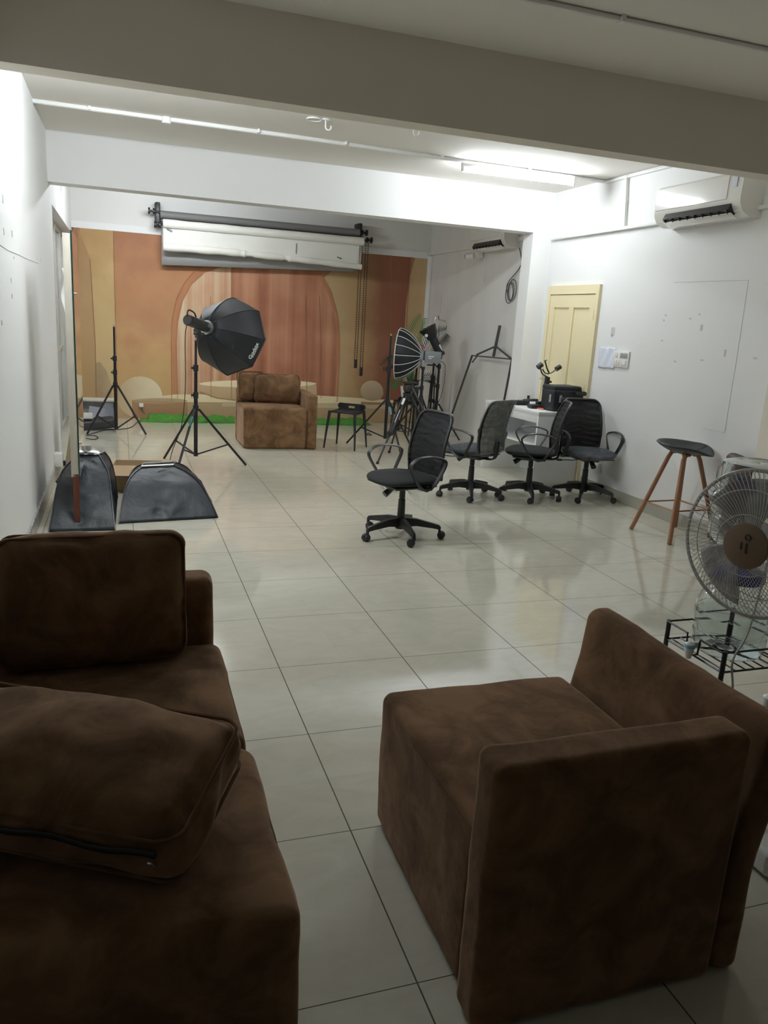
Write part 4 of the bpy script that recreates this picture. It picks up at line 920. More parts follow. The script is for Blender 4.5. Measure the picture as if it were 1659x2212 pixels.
# lettering lies on the lower gore that faces the viewer
def text_mesh(s, size):
    cu = bpy.data.curves.new('lettering', 'FONT'); cu.body = s; cu.size = size; cu.align_x = 'CENTER'; cu.align_y = 'CENTER'; cu.extrude = 0.0008; cu.offset = size*0.018
    ob = bpy.data.objects.new('tmp_lettering', cu); COL.objects.link(ob); bpy.context.view_layer.update()
    me = bpy.data.meshes.new_from_object(ob.evaluated_get(bpy.context.evaluated_depsgraph_get())); bpy.data.objects.remove(ob); return me
def gore_of_view(P_, n, c3, vlist):
    best = None
    for i in range(n):
        a0 = 2*PI*i/n; a1 = a0+2*PI/n; pm = P_(a0, 0.8).lerp(P_(a1, 0.8), 0.5); yield i, a0, a1, pm
def put_on_gore(txt, size, t, i, v, f, m, name='lettering', turn=0.0, lift=0.006):
    a0 = 2*PI*i/8; a1 = a0+2*PI/8
    pt = lambda f_, v_: P8(a0, v_).lerp(P8(a1, v_), f_)
    c = pt(f, v); du = (pt(f+0.1, v)-pt(f-0.1, v)).normalized(); dv = (pt(f, min(1, v+0.04))-pt(f, v-0.04)).normalized()
    n_ = du.cross(dv).normalized()
    if n_.dot(c-(HC+AX*0.35)) < 0: n_ = -n_
    x = (du*math.cos(turn)+dv*math.sin(turn)).normalized(); y = n_.cross(x)
    me = text_mesh(txt, size)
    mw = Matrix(((x.x, y.x, n_.x, 0), (x.y, y.y, n_.y, 0), (x.z, y.z, n_.z, 0), (0, 0, 0, 1)))
    for vtx in me.vertices: vtx.co = mw @ vtx.co+c+n_*lift
    me.materials.append(m); o = bpy.data.objects.new(name, me); COL.objects.link(o); o.parent = t; return o
def find_gore():
    # the gore whose middle projects nearest to the photographed lettering
    best = (1e9, 0)
    for i in range(8):
        a0 = 2*PI*i/8; p = P8(a0, 0.85).lerp(P8(a0+2*PI/8, 0.85), 0.5)+sl.location
        d = p-CAM; x = W/2+FPX*d.dot(_r)/d.dot(_f); y = H/2-FPX*d.dot(_u)/d.dot(_f)
        q0 = P8(a0, 0.8); q1 = P8(a0+2*PI/8, 0.8); q2 = P8(a0+PI/8, 0.95).lerp(P8(a0, 0.95).lerp(P8(a0+2*PI/8, 0.95), 0.5), 1.0)
        nn = (q1-q0).cross(q2-q0).normalized(); nn = nn if nn.dot(p-(HC+AX*0.6+sl.location)) > 0 else -nn; front = nn.dot(CAM-p) > 0
        if front and (x-545)**2+(y-745)**2 < best[0]: best = ((x-545)**2+(y-745)**2, i)
    return best[1]
GI = find_gore()
_a0 = 2*PI*GI/8
_du = (P8(_a0+2*PI/8, 0.85)-P8(_a0, 0.85)); TURN = 0.0 if _du.z > 0 else PI
put_on_gore('Godox', 0.064, sl, GI, 0.80, 0.5, M['white'], turn=TURN)
put_on_gore('PROFESSIONAL LIGHTING', 0.011, sl, GI, 0.86, 0.5, M['white'], turn=TURN)
# cord from head to floor
MB().tube(smoothpts([HC-AX*0.19-V(0, 0, 0.02), HC+V(-0.14, -0.1, -0.14), HC+V(-0.135, -0.05, -0.6), (-0.14, 0.0, 0.42), (-0.22, 0.05, 0.18), (-0.25, 0.1, 0.05)], 6), 0.004, 6).build('power_cord', M['black'], sl)
# --- bare stand on the left
light_stand('light_stand', 'bare black light stand near the cabinet of papers by the backdrop', (-0.735, 8.85, 0), (-28, 92, 212), 1.30, r=0.40, hub=0.05, seg=(0.62, 0.9), cat='light stand')
light_stand('light_stand', 'bare black light stand next to the hanging bead chains', (2.51, 7.87, 0), (150, 30, 275), 1.39, r=0.50, hub=0.12, seg=(0.85, 1.1), cat='light stand', sticker=True)
# --- cob light with ribbed softbox
kl = light_stand('studio_light', 'grey studio lamp with a ribbed round softbox pointing toward the backdrop armchair', (3.13, 8.30, 0), (30, 150, 270), 1.02, r=0.42, hub=0.1, cat='studio light')
A2 = V(-0.885, 0.46, 0.03).normalized(); K = V(0.12, 0, 1.135)
MB().box(K, (0.225, 0.12, 0.15), rot=(0, 0, math.radians(-9)), bev=0.012).build('lamp_body', M['lampgrey'], kl)
MB().cyl(K+A2*0.11, K+A2*0.17, 0.085, n=24).build('speed_ring', M['lampgrey'], kl)
m_ = MB(); m_.box(K+V(-0.04, -0.0615, 0.01), (0.075, 0.003, 0.012), rot=(0, 0, math.radians(-9))); m_.box(K+V(-0.055, -0.063, -0.015), (0.045, 0.003, 0.01), rot=(0, 0, math.radians(-9)))
m_.build('lamp_print', M['white'], kl, smooth=False)
MB().box(V(0.0, 0, 1.05), (0.06, 0.06, 0.09), bev=0.01).build('yoke', M['grey'], kl); MB().box(V(0.11, -0.02, 1.035), (0.13, 0.02, 0.02), bev=0.004).build('tilt_lever', M['blackp'], kl)
octabox(kl, K+A2*0.15, A2, 0.335, 0.31, 16, M['white'], M['nylon_soft'], bulge=0.2, ribr=0.0045)
MB().tube(smoothpts([K-A2*0.11+V(0.02, 0, -0.04), K+V(0.20, 0, -0.14), K+V(0.17, 0, -0.5), K+V(0.05, 0.1, -0.85), K+V(-0.05, 0.1, -1.16)], 6), 0.004, 6).build('power_cord', M['black'], kl)
# --- strobe with metal reflector behind it
st_ = light_stand('studio_light', 'black flash head with a cone reflector tilted up behind the grey lamp', (3.49, 8.62, 0), (90, 210, 330), 1.10, r=0.36, hub=0.08, joint=0.5, cat='studio light')
A3 = V(-0.52, 0.1, 0.85).normalized(); S0 = V(0.02, 0, 1.15)
MB().cyl(S0, S0+A3*0.27, 0.058, n=22).build('flash_body', M['blackp'], st_)
MB().cyl(S0+A3*0.26, S0+A3*0.42, 0.06, 0.125, n=28).build('reflector', M['blackp'], st_)
MB().box(S0+A3*0.12+V(0.03, -0.055, 0), (0.02, 0.004, 0.10), rot=(0, math.radians(-31), 0)).build('flash_print', M['white'], st_, smooth=False)
MB().cyl(S0+A3*0.36+V(-0.08, -0.1, -0.05), S0+A3*0.36+V(-0.08, -0.108, -0.05), 0.022, n=14).build('reflector_clip', M['white'], st_)
MB().box(S0+V(-0.03, 0, -0.02), (0.07, 0.07, 0.06), bev=0.01).build('bracket', M['blackp'], st_)
# --- folded black stands bundle
for i, (x, y, h_, lb) in enumerate(((3.20, 8.72, 1.05, 'folded black light stand upright just behind the grey lamp'), (3.30, 8.95, 1.02, 'folded stand with bright chrome tube in the cluster near the corner'), (3.50, 8.85, 1.12, 'folded black stand nearest the alcove side wall'))):
    t = thing('folded_stand', lb, 'light stand', (x, y, 0), 0, 'folded stands in the corner')
    MB().cyl((0, 0, 0.02), (0, 0, h_), 0.014, n=10).build('pole', M['chrome'] if i == 1 else M['black'], t)
    for k in range(3):
        a = 2*PI*k/3+i; MB().tube([(0.025*math.cos(a), 0.025*math.sin(a), h_*0.72), (0.075*math.cos(a), 0.075*math.sin(a), 0.006)], 0.009, 6).build('leg', M['black'], t)
    for z in (h_*0.74, h_*0.45): MB().cyl((0, 0, z-0.025), (0, 0, z+0.025), 0.034, n=12).build('collar', M['blackp'], t)
# --- silver clamp stand
sv = thing('clamp_stand', 'thin silver clamp stand rising above the palm leaves', 'clamp stand', (3.74, 9.35, 0))
MB().cyl((0, 0, 0.02), (0, 0, 1.60), 0.013, n=10).build('pole', M['steel'], sv)
MB().cyl((0.0, 0, 1.60), (0.02, 0.0, 1.98), 0.005, n=8).build('rod', M['steel'], sv)
MB().tube(smoothpts([(-0.09, 0, 1.57), (-0.06, 0, 1.66), (-0.02, 0, 1.68), (0.0, 0, 1.62)], 4), 0.012, 8).build('clamp', M['chrome'], sv)
MB().tube([(0, 0, 1.63), (0.09, -0.02, 1.61)], 0.012, 8).build('grip_arm', M['chrome'], sv)
for k in range(3):
    a = 2*PI*k/3+0.2; MB().tube([(0, 0, 0.25), (0.11*math.cos(a), 0.11*math.sin(a), 0.01)], 0.009, 6).build('leg', M['steel'], sv)
# --- video tripod
tp = thing('video_tripod', 'black video tripod with fluid head in front of the light stands', 'tripod', (2.45, 6.98, 0))
TH = 0.80
for k, a in enumerate((212, 332, 92)):
    a = math.radians(a); d = V(math.cos(a), math.sin(a), 0); s = V(-d.y, d.x, 0); top = d*0.045+V(0, 0, TH-0.06); bot = d*0.47+V(0, 0, 0.0); md_ = top.lerp(bot, 0.55)
    m_ = MB()
    for q in (-1, 1): m_.tube([top+s*0.022*q, md_+s*0.022*q], 0.012, 8)
    m_.tube([top.lerp(bot, 0.42), bot+V(0, 0, 0.01)], 0.011, 8); m_.build('leg', M['black'], tp)
    MB().box(md_, (0.06, 0.06, 0.05), bev=0.01).build('leg_lock', M['blackp'], tp); MB().tube([top.lerp(bot, 0.5), V(0, 0, 0.33)], 0.006, 6).build('brace', M['black'], tp)
    MB().cyl(bot+V(0, 0, 0.0), bot+V(0, 0, 0.025), 0.018, n=10).build('rubber_foot', M['blackp'], tp)
    if k == 0: MB().tube([top.lerp(bot, 0.03)-V(0, 0.014, 0), top.lerp(bot, 0.12)-V(0, 0.014, 0)], 0.017, 8).build('badge', M['white'], tp); MB().tube([top.lerp(bot, 0.2)-V(0, 0.013, 0), top.lerp(bot, 0.38)-V(0, 0.013, 0)], 0.006, 6).build('leg_print', M['white'], tp)
MB().cyl((0, 0, 0.3), (0, 0, TH), 0.013, n=12).build('centre_column', M['black'], tp)
MB().cyl((0, 0, TH-0.10), (0, 0, TH-0.02), 0.045, 0.055, n=20).build('shoulder', M['blackp'], tp)
MB().lathe([(0.03, 0), (0.05, 0.02), (0.058, 0.05), (0.05, 0.09), (0.03, 0.10)], 20, c=(0, 0, TH-0.02)).build('fluid_head', M['blackp'], tp)
MB().box((0.02, 0, TH+0.095), (0.17, 0.07, 0.025), bev=0.008).build('camera_plate', M['blackp'], tp)
MB().cyl((0.07, 0, TH+0.04), (0.12, 0, TH+0.05), 0.035, n=16).build('drag_knob', M['blackp'], tp)
MB().tube([(0.03, -0.05, TH+0.05), (0.14, -0.16, TH-0.18), (0.17, -0.19, TH-0.36)], 0.011, 8).build('pan_handle', M['armp'], tp)

# ================================================================== PLANT
pl_ = thing('potted_palm', 'artificial palm in a white pot standing on a stool near the corner', 'plant', (3.28, 9.14, 0.456))
pot = MB(); pot.lathe([(0.0, 0.0), (0.105, 0.0), (0.112, 0.01), (0.142, 0.20), (0.146, 0.215), (0.138, 0.217), (0.132, 0.19), (0.0, 0.185)], 32); pot.build('pot', M['white'], pl_)
def frond(base, tip, bend, leafl, n, m, name='frond', droop=0.25, wid=0.0075):
    base, tip = Vector(base), Vector(tip); mid = base.lerp(tip, 0.5)+Vector(bend); g = MB()
    sp_ = [(base*(1-t)**2+mid*2*t*(1-t)+tip*t*t) for t in [i/14 for i in range(15)]]
    g.tube(sp_, [0.006-0.004*i/14 for i in range(15)], 5)
    for i in range(n):
        t = 0.38+0.62*i/(n-1); p = base*(1-t)**2+mid*2*t*(1-t)+tip*t*t; tg = ((mid-base)*2*(1-t)+(tip-mid)*2*t).normalized()
        sdv = tg.cross(V(0.15, -1, 0.1)).normalized(); L_ = leafl*(0.55+0.9*math.sin(min(1, (t-0.38)/0.62*0.9+0.12)*PI)*0.6)
        for s in (-1, 1):
            dr = (sdv*s*0.85+tg*0.62).normalized(); e = p+dr*L_+V(0, -0.01, -droop*L_*0.5); m1 = p.lerp(e, 0.45); nn = dr.cross(V(0, -1, 0)).normalized()
            g.add([p, m1+nn*wid, e, m1-nn*wid], [(0, 1, 2, 3)])
    o = g.build(name, m, pl_); return o
frond((0, 0, 0.19), (0.10, 0.0, 1.17), (-0.14, 0, 0.1), 0.21, 21, M['leaf'])
frond((0.01, 0, 0.19), (0.46, -0.02, 1.0), (-0.06, 0, 0.27), 0.23, 19, M['leafdark'])
frond((-0.01, 0, 0.19), (-0.42, 0.0, 0.50), (0.10, 0, 0.36), 0.17, 13, M['leafdark'])
frond((-0.02, 0, 0.19), (-0.30, -0.03, 0.22), (0.0, 0, 0.17), 0.11, 11, M['leaf'])
frond((0.02, 0, 0.19), (0.38, -0.03, 0.30), (0.02, 0, 0.20), 0.12, 10, M['leafdark'])
frond((0.0, 0, 0.19), (-0.20, 0.05, 0.86), (-0.1, 0, 0.15), 0.15, 12, M['leaf'])
for k in range(6):
    a = k*1.05; MB().tube([(0.02*math.cos(a), 0.02*math.sin(a), 0.185), (0.045*math.cos(a), 0.03*math.sin(a), 0.55)], 0.008, 6).build('stem', M['leaf'], pl_)
fp = MB()
for k in range(7): a = 2*PI*k/7; c = V(0.10, -0.06, 0.76); fp.add([c, c+V(0.05*math.cos(a), -0.02, 0.05*math.sin(a)), c+V(0.075*math.cos(a+0.3), -0.01, 0.075*math.sin(a+0.3)), c+V(0.05*math.cos(a+0.6), -0.02, 0.05*math.sin(a+0.6))], [(0, 1, 2, 3)])
fp.build('flower', M['pink'], pl_)

# ================================================================== LEANING FRAME
ef = thing('metal_frame', 'dark metal frame with a peaked top leaning on the alcove side wall', 'frame', (0, 0, 0))
def eq(px, py, x=3.72): return at(px, py, 0, x)
def bar(a, b, r=0.014, nm='bar'): return MB().tube([a, b], r, 4).build(nm, M['darkgrey'], ef, smooth=False)
A_, B_, C_ = eq(1080, 703, 3.80), eq(1071, 748, 3.78), eq(1066, 770, 3.77)
bar(A_, C_, 0.02, 'centre_post'); L_, R_ = eq(1020, 768, 3.76), eq(1106, 776, 3.76)
bar(B_, eq(1030, 766, 3.76), 0.013, 'brace'); bar(B_, R_, 0.013, 'brace'); bar(L_, R_, 0.011, 'top_rail')
bar(L_, V(3.62, L_.y+0.42, 0.0), 0.014, 'leg'); bar(R_, V(3.62, R_.y-0.02, 0.0), 0.014, 'leg'); bar(eq(1020, 783, 3.76), eq(1032, 767, 3.76), 0.009, 'gusset')

# ================================================================== GREEN CLOTH, PLUG, FLOOR CLUTTER
gc = MB()
def gcl(u, v):
    x = -0.42+3.37*u; a = PI*v; bump = 0.5+0.5*noise.noise(V(x*3.2, 0, 1)); r = 0.045+0.075*bump*(1.2 if u < 0.35 else 0.8)
    y = 9.96-math.cos(a)*(0.10+0.06*bump)+0.03*noise.noise(V(x*7, v*3, 0)); z = 0.004+math.sin(a)*r*(1+0.5*noise.noise(V(x*9, v*5, 3)))
    if u < 0.03 or u > 0.97: z *= 0.3
    return V(x, y, max(0.003, z))
gc.grid(gcl, 220, 12); tag(gc.build('green_cloth', M['green'], ang=70), 'crumpled bright green cloth lying along the foot of the backdrop', 'cloth')
p = at(305, 875, 1, YP-0.02); ad = thing('power_adapter', 'white power plug set into the backdrop with a short dark lead', 'plug', (p.x, YP-0.012, p.z))
MB().box((0, -0.02, 0), (0.06, 0.035, 0.055), bev=0.006).build('plug_body', M['white'], ad)
MB().tube(smoothpts([(0.01, -0.03, -0.025), (0.02, -0.05, -0.08), (0.05, -0.05, -0.12)], 4), 0.005, 6).build('lead', M['darkgrey'], ad)
fc = MB(); fc.tube(smoothpts([at(x, y, 2, 0.006) for x, y in ((330, 905), (300, 910), (285, 922), (262, 927), (230, 928), (205, 935), (188, 940))], 5), 0.005, 6)
fc.tube(smoothpts([at(x, y, 2, 0.006) for x, y in ((186, 941), (205, 941), (212, 946), (203, 949), (186, 947))], 5), 0.005, 6)
tag(fc.build('floor_cable', M['black']), 'black cable snaking over the floor around the bare stand', 'cable')
# open white unit with papers
ob = thing('open_shelf_box', 'low white open box unit beside the recessed window', 'box unit', (-0.955, 9.42, 0))
for (c, s, nm) in (((-0.215, 0, 0.17), (0.02, 0.3, 0.34), 'side_panel'), ((0.215, 0, 0.17), (0.02, 0.3, 0.34), 'side_panel'), ((0, 0, 0.345), (0.45, 0.3, 0.018), 'top_panel'), ((0, 0.14, 0.17), (0.41, 0.015, 0.34), 'back_panel'), ((0, 0, 0.01), (0.41, 0.3, 0.02), 'bottom_panel')):
    MB().box(c, s).build(nm, M['white'] if nm != 'top_panel' else M['oakedge'], ob, smooth=False)
for i, (x, z, w, h_, r) in enumerate(((-0.02, 0.18, 0.2, 0.16, 0.15), (0.12, 0.20, 0.13, 0.24, -0.03), (-0.12, 0.10, 0.15, 0.1, -0.3))):
    tag(MB().box((0, 0, 0), (w, 0.012, h_), rot=(0.3, r, 0)).build('paper_bundle', M['paper'], smooth=False, loc=(-0.955+x, 9.36+0.04*i, z)), ('crumpled papers in the middle of the white box unit', 'upright white sheet at the outer end of the box unit', 'small bundle of papers low inside the white box unit')[i], 'papers')
tag(MB().soft((0, 0, 0), (0.50, 0.2, 0.12), r=0.03, n=5, wob=0.006, rot=(0.1, -0.12, 0.1)).build('equipment_case', M['greybox'], loc=(-1.0, 9.08, 0.075)), 'dark grey soft case on the floor before the white box unit', 'case')
tag(MB().box((0, 0, 0), (0.16, 0.1, 0.07), rot=(0, 0, 0.1), bev=0.004).build('small_carton', M['white'], loc=(-1.1, 9.05, 0.18)), 'small white carton on top of the dark soft case', 'box')
tag(MB().tube(smoothpts([at(x, y, 2, 0.006) for x, y in ((930, 968), (955, 982), (990, 986))], 5), 0.006, 6).build('floor_cable', M['black']), 'short black cable on the floor left of the plastic wrapped chair back', 'cable')
tc_ = MB(); tc_.grid(lambda u, v: V(XL-0.06+0.05*u+0.02*math.sin(v*8), 8.95+0.10*(u-0.5)*(1-0.5*v)+0.03*math.sin(v*5), 1.95-0.55*v), 8, 14)
o = tc_.build('curtain_tie', M['curtain']); o.modifiers.new('t', 'SOLIDIFY').thickness = 0.004; tag(o, 'knotted white cloth tie hanging on the recessed window', 'cloth')
# fallen clip
mk = MB(); mk.tube(smoothpts([(-0.03, 0, 0.006), (0, 0.02, 0.03), (0.03, 0, 0.006)], 4), 0.006, 6); mk.tube([(-0.04, 0.03, 0.006), (0.04, -0.02, 0.008)], 0.006, 6)
p = at(797, 940, 2, 0); tag(mk.build('clip', M['black'], loc=(p.x, p.y, 0)), 'tiny black clip lying on the floor near the slotted stool', 'clip')

# ================================================================== FLATTENED SOFTBOXES ON THE FLOOR
def tent(name, label, base, top, seed, hollow=None):
    """collapsed softbox: cloth tent over a rectangular mouth"""
    t = thing(name, label, 'softbox')
    bpts = [Vector(b) for b in base]; tpts = [Vector(b) for b in top]; n = len(bpts)
    g = MB(); nu, nv = 34, 28
    def side(i):
        b0, b1, t0_, t1_ = bpts[i], bpts[(i+1) % n], tpts[i], tpts[(i+1) % n]
        def f(u, v):
            p = b0.lerp(b1, u).lerp(t0_.lerp(t1_, u), v)
            c = sum(bpts, V(0, 0, 0))/n; out = V(p.x-c.x, p.y-c.y, 0)
            if out.length > 0: out.normalize()
            bul = math.sin(PI*v)*0.055*(0.6+0.4*math.sin(PI*u)); dent = -0.035*math.sin(PI*u)*math.sin(PI*v)
            k = noise.fractal(p*4+V(seed, 0, 0), 1.0, 2.0, 3)*0.030*math.sin(PI*u)**0.5*min(1, v*5)
            cr = (1-abs(noise.noise(V(p.x*3+p.z*4+seed, p.y*2, p.z*2.2-p.x*2))))**5; cr2 = (1-abs(noise.noise(V(p.x*5-p.z*6+seed*2, p.y*3, p.z*4))))**6
            k += (0.040*cr+0.020*cr2-0.02)*math.sin(PI*u)**0.6*min(1, v*6)*min(1, (1-v)*4+0.2)
            p = p+out*(bul+dent+k)+V(0, 0, 0.07*math.sin(PI*v)); return V(p.x, p.y, max(0.003, p.z))
        return f
    for i in range(n): g.grid(side(i), nu, nv)
    bm_ = bmesh.new(); me = bpy.data.meshes.new('tmp'); me.from_pydata([tuple(v) for v in g.v], [], g.f); bm_.from_mesh(me); bmesh.ops.remove_doubles(bm_, verts=bm_.verts[:], dist=0.002)
    bm_.verts.index_update(); g2_ = MB(); g2_.add([v.co.copy() for v in bm_.verts], [[v.index for v in f.verts] for f in bm_.faces]); bm_.free()
    o = g2_.build('cloth_shell', M['nylon'], t, ang=50); o.modifiers.new('t', 'SOLIDIFY').thickness = 0.003
    c = sum(tpts, V(0, 0, 0))/n
    MB().tube([p_+V(0, 0, 0.01) for p_ in tpts], 0.009, 6, closed=True).build('speed_ring', M['steel'], t)
    for i in range(n):
        f = side(i); MB().tube([f(0.0, v/12)+V(0, 0, 0.004) for v in range(13)], 0.006, 5).build('rod_sleeve', M['blackp'], t)
    return t
tent('folded_softbox', 'wide black collapsed softbox flat on the floor by the main light stand', [(-0.70, 4.40, 0.004), (0.03, 4.50, 0.004), (-0.02, 5.18, 0.004), (-0.66, 5.15, 0.004)], [(-0.52, 5.02, 0.30), (-0.27, 5.05, 0.31), (-0.24, 5.22, 0.30), (-0.50, 5.20, 0.29)], 3)
tent('folded_softbox', 'narrow black collapsed softbox standing between the wall and the tall mirror', [(-1.16, 4.22, 0.004), (-0.725, 4.22, 0.004), (-0.71, 5.2, 0.004), (-1.14, 5.2, 0.004)], [(-1.02, 4.98, 0.40), (-0.84, 4.98, 0.41), (-0.80, 5.14, 0.40), (-1.0, 5.15, 0.39)], 9)
p = V(-0.90, 5.05, 0.43)
m_ = MB(); m_.box((0, 0, 0), (0.10, 0.16, 0.02), rot=(0.1, 0.1, 0.4), bev=0.004); m_.cyl((-0.02, 0, 0.01), (-0.02, 0, 0.045), 0.025, n=14)
tag(m_.build('mounting_ring', M['steel'], loc=p), 'small silver mounting ring on top of the narrow collapsed softbox', 'ring')
cbx = thing('cardboard_box', 'open brown cardboard box on the floor behind the collapsed softboxes', 'cardboard box', (-0.54, 5.62, 0), math.radians(-6))
for c, s in (((0, 0.16, 0.11), (0.40, 0.006, 0.22)), ((0, -0.16, 0.11), (0.40, 0.006, 0.22)), ((-0.2, 0, 0.11), (0.006, 0.32, 0.22)), ((0.2, 0, 0.11), (0.006, 0.32, 0.22)), ((0, 0, 0.004), (0.4, 0.32, 0.006))):
    MB().box(c, s).build('box_panel', M['card'], cbx, smooth=False)
MB().box((0.30, 0.0, 0.20), (0.20, 0.32, 0.005), rot=(0, 0.35, 0)).build('flap', M['card'], cbx, smooth=False)
MB().box((0.0, -0.24, 0.20), (0.40, 0.17, 0.005), rot=(0.35, 0, 0)).build('flap', M['card'], cbx, smooth=False)
q = [at(x, y, 0, XL+0.05) for x, y in ((128, 908),)]
cp = MB(); cp.box((0, 0, 0), (0.006, 0.55, 0.52), rot=(0, math.radians(10), math.radians(-8)))
tag(cp.build('cardboard_sheet', M['cardin'], smooth=False, loc=(-1.10, 6.35, 0.27)), 'flat brown cardboard sheet leaning on the bright wall behind the mirror', 'cardboard')
# tall edge-on mirror
XM, YM = -0.955, 4.28
mr_ = thing('standing_mirror', 'tall narrow mirror standing edge-on with a pale wood edge and green glass', 'mirror', (XM, YM, 0), math.radians(-1.0))
MB().box((-0.026, 0.27, 1.19), (0.048, 0.54, 1.62), bev=0.001).build('backing_board', M['oakedge'], mr_)
MB().box((-0.022, 0.02, 0.20), (0.038, 0.04, 0.40), bev=0.001).build('foot', M['redwood'], mr_); MB().box((-0.016, 0.50, 0.20), (0.022, 0.04, 0.40), bev=0.001).build('foot', M['redwood'], mr_)
MB().box((0.0035, 0.27, 1.20), (0.007, 0.545, 1.64)).build('glass_edge', M['glassedge'], mr_, smooth=False)
MB().box((0.0076, 0.27, 1.20), (0.001, 0.535, 1.63)).build('mirror_face', M['mirror'], mr_, smooth=False)
for z in (1.62, 0.62): MB().cyl((0.008, 0.012, z), (0.026, 0.012, z), 0.009, n=12).build('clip', M['chrome'], mr_)
# ================================================================== WATER JARS, RACK, FAN
RC = V(1.50, 0.735, 0)
rk = thing('wire_rack', 'black wire rack stand under the stacked water jars', 'rack', RC)
hw = 0.152
for sx in (-1, 1):
    for sy in (-1, 1): MB().cyl((sx*hw, sy*hw, 0.0), (sx*hw, sy*hw, 0.505), 0.009, n=8).build('leg', M['black'], rk)
for z, nm in ((0.50, 'top_rail'), (0.425, 'shelf_rail'), (0.12, 'lower_rail')):
    cs_ = [(-hw, -hw, z), (hw, -hw, z), (hw, hw, z), (-hw, hw, z)]
    for i in range(4):
        if nm == 'top_rail' and i == 3:   # left side dips round the tap
            MB().tube([(-hw-0.008, hw, z), (-hw-0.008, 0.035, z), (-hw-0.008, 0.03, z-0.06), (-hw-0.008, 0.0, z-0.075), (-hw-0.008, -0.03, z-0.06), (-hw-0.008, -0.035, z), (-hw-0.008, -hw, z)], 0.004, 6).build(nm, M['black'], rk); continue
        MB().cyl(cs_[i], cs_[(i+1) % 4], 0.004, n=6).build(nm, M['black'], rk)
for k in range(7): x = -hw+2*hw*(k+0.5)/7; MB().cyl((x, -hw, 0.425), (x, hw, 0.425), 0.003, n=6).build('shelf_wire', M['black'], rk)
def jarprof(k):
    out = []
    for r, z in k: out.append((r, z))
    return out
j1 = thing('water_jar', 'clear plastic water dispenser jar with a tap sitting on the wire rack', 'water jar', (RC.x, RC.y, 0.43))
k1 = [(0.0, 0.002), (0.10, 0.0), (0.125, 0.015), (0.132, 0.04), (0.132, 0.075), (0.127, 0.083), (0.132, 0.091), (0.134, 0.155), (0.129, 0.165), (0.134, 0.175), (0.130, 0.20), (0.105, 0.245), (0.085, 0.262), (0.085, 0.285)]
o = MB().lathe(k1, 48).build('jar_body', M['jar'], j1, ang=50); md = o.modifiers.new('t', 'SOLIDIFY'); md.thickness = 0.0025; md.offset = -1
wt = MB(); wt.lathe([(0.0, 0.006), (0.118, 0.01), (0.128, 0.04), (0.129, 0.15), (0.0, 0.15)], 48); wt.build('water', clear('water', (0.88, 0.93, 0.92), 1.06, 0.0), j1, ang=50)
MB().cyl((-0.13, 0, 0.035), (-0.165, 0, 0.035), 0.012, n=12).build('tap_spout', M['white'], j1)
tapo = MB().lathe([(0.010, -0.045), (0.016, -0.02), (0.019, 0.012), (0.0, 0.02)], 16, c=(-0.172, 0, 0.03)).build('tap', M['white'], j1); MB().cyl((-0.172, 0, 0.028), (-0.172, 0, 0.038), 0.021, n=16).build('tap_band', M['skyblue'], tapo)
cl_ = MB().lathe([(0.0, 0.284), (0.088, 0.284), (0.092, 0.292), (0.088, 0.322), (0.06, 0.328), (0.0, 0.33)], 32).build('blue_collar', M['blue'], j1)
j2 = thing('water_jar', 'second clear water jar turned upside down above the dispenser jar', 'water jar', (RC.x, RC.y, 0.762))
k2 = [(0.028, 0.0), (0.03, 0.03), (0.05, 0.055), (0.10, 0.085), (0.132, 0.12), (0.135, 0.19), (0.128, 0.20), (0.135, 0.21), (0.135, 0.27), (0.128, 0.28), (0.135, 0.29), (0.132, 0.36), (0.12, 0.39), (0.08, 0.40), (0.0, 0.395)]
o = MB().lathe(k2, 48).build('jar_body', M['jar'], j2, ang=50); md = o.modifiers.new('t', 'SOLIDIFY'); md.thickness = 0.0025; md.offset = -1
MB().cyl((0, 0, -0.004), (0, 0, 0.028), 0.034, n=20).build('blue_cap', M['blue'], j2)
bq = MB(); bq.grid(lambda u, v: V(0.1375*math.cos(3.5+0.45*u), 0.1375*math.sin(3.5+0.45*u), 0.30+0.05*v), 10, 2); bq.build('blue_label', M['blue'], j2)

FC = V(1.071, 0.270, 1.004)
fo = V(1.20, 0.215, 0)
fn = thing('pedestal_fan', 'pedestal fan with wire grille and bronze hub facing the viewer', 'fan', fo); Cf = FC-fo
FA = V(-0.956, -0.291, 0.0).normalized()     # facing direction
FRm = frame_to(FA)
def fp_(r, a, d): return Cf+FRm @ V(r*math.cos(a), r*math.sin(a), d)
RG = 0.215
def gprof(t, front):  # radius fraction -> depth
    return (0.045*math.sqrt(max(0, 1-(t*0.98)**2.2)) if front else -0.075*math.sqrt(max(0, 1-(t*0.98)**3)))
for front in (True, False):
    g = MB(); nw = 90
    for i in range(nw):
        a0 = 2*PI*i/nw; pts = []
        for k in range(9):
            t = 0.30+0.70*k/8; pts.append(fp_(RG*t, a0+(0.55 if front else -0.4)*(t-0.3), gprof(t, front)))
        g.tube(pts, 0.0009, 4)
    for t in ((0.42, 0.75) if front else (0.5, 0.8)): g.tube([fp_(RG*t, 2*PI*k/48, gprof(t, front)) for k in range(48)], 0.0016, 5, closed=True)
    g.build('front_grille' if front else 'rear_grille', M['wire'], fn)
g = MB(); g.tube([fp_(RG*1.0, 2*PI*k/64, 0.0) for k in range(64)], 0.007, 8, closed=True, flat=(0.004, 0.006), ref=tuple(FA)); g.build('grille_rim', M['wire'], fn)
hb = MB(); hb.lathe([(0.0, 0.052), (0.045, 0.051), (0.066, 0.047), (0.068, 0.040), (0.0, 0.040)], 40, c=Cf, rot=FRm); hub_o = hb.build('hub_disc', M['brownhub'], fn)
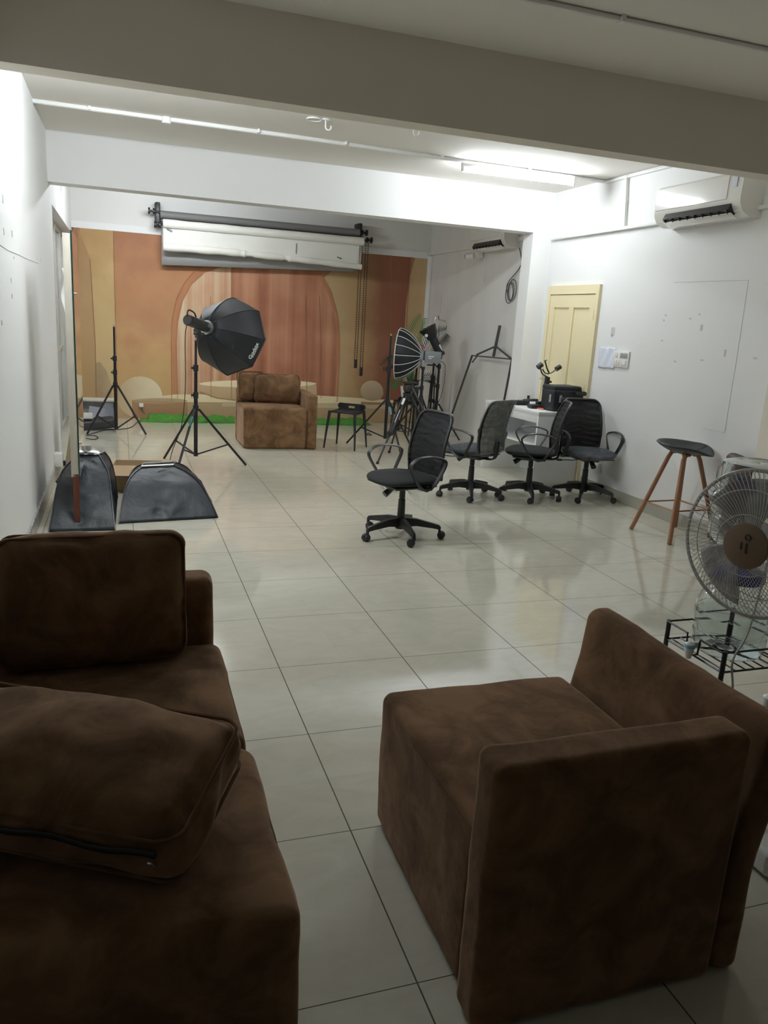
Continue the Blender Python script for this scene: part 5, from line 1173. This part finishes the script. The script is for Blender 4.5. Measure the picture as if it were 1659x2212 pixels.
lg = MB(); lg.tube([fp_(0.0, 0, 0)+FRm @ V(0.008+0.008*math.cos(a), 0.028+0.008*math.sin(a), 0.0535) for a in [2*PI*k/12 for k in range(12)]], 0.0018, 4, closed=True)
lg.box(Cf+FRm @ V(0.008, -0.004, 0.0528), (0.006, 0.03, 0.0008), rot=FRm); lg.box(Cf+FRm @ V(-0.008, 0.0, 0.0528), (0.004, 0.022, 0.0008), rot=FRm); lg.build('hub_print', M['darkmark'], hub_o)
for i in range(3):
    b_ = MB(); a0 = 2*PI*i/3+1.75
    def bl_(u, v):
        r = 0.035+0.155*v; wid_ = 0.30+1.45*math.sin(min(1, v*1.05)*PI*0.62)*0.62; a = a0+(u-0.5)*wid_+0.25*v
        return fp_(r, a, -0.008+0.035*(u-0.5))
    b_.grid(bl_, 14, 12); o = b_.build('fan_blade', M['blade'], fn, ang=80); o.modifiers.new('t', 'SOLIDIFY').thickness = 0.002
MB().cyl(Cf+FA*0.0-FA*0.07, Cf-FA*0.20, 0.055, 0.045, n=24).build('motor_housing', M['white'], fn)
nk = V(0.0, 0.0, Cf.z)
MB().tube([Cf-FA*0.12, nk-V(0, 0, 0.03), nk-V(0, 0, 0.08)], 0.022, 10).build('neck', M['white'], fn)
MB().cyl((0.10, 0.03, 0.55) if False else V(nk.x, nk.y, 0.52), V(nk.x, nk.y, nk.z-0.03), 0.012, n=12).build('upper_pole', M['chrome'], fn)
MB().lathe([(0.017, 0), (0.024, 0.004), (0.024, 0.05), (0.03, 0.06), (0.03, 0.09), (0.015, 0.10)], 20, c=(nk.x, nk.y, 0.44)).build('height_collar', M['white'], fn)
MB().cyl((nk.x, nk.y, 0.08), (nk.x, nk.y, 0.46), 0.017, n=14).build('lower_pole', M['white'], fn)
MB().soft((nk.x+0.11, nk.y, 0.055), (0.34, 0.30, 0.085), r=0.02, n=4).build('base', M['white'], fn)
MB().tube(smoothpts([Cf-FA*0.1-V(0.0, 0, 0.06), Cf+V(0.02, -0.02, -0.26), Cf+V(-0.03, -0.03, -0.35), Cf+V(-0.0, -0.02, -0.46), Cf+V(0.0, 0.0, -0.6), (nk.x-0.05, nk.y, 0.15)], 6), 0.0035, 6).build('power_cord', M['white'], fn)
# brown padded piece in the corner by the column
tag(MB().soft((0, 0, 0), (0.10, 0.30, 0.72), r=0.04, n=5, rot=(math.radians(6), 0, 0)).build('padded_seat_back', M['leather'], loc=(3.80, 3.24, 0.37)), 'dark brown padded seat back peeking out beside the wall column', 'seat back')
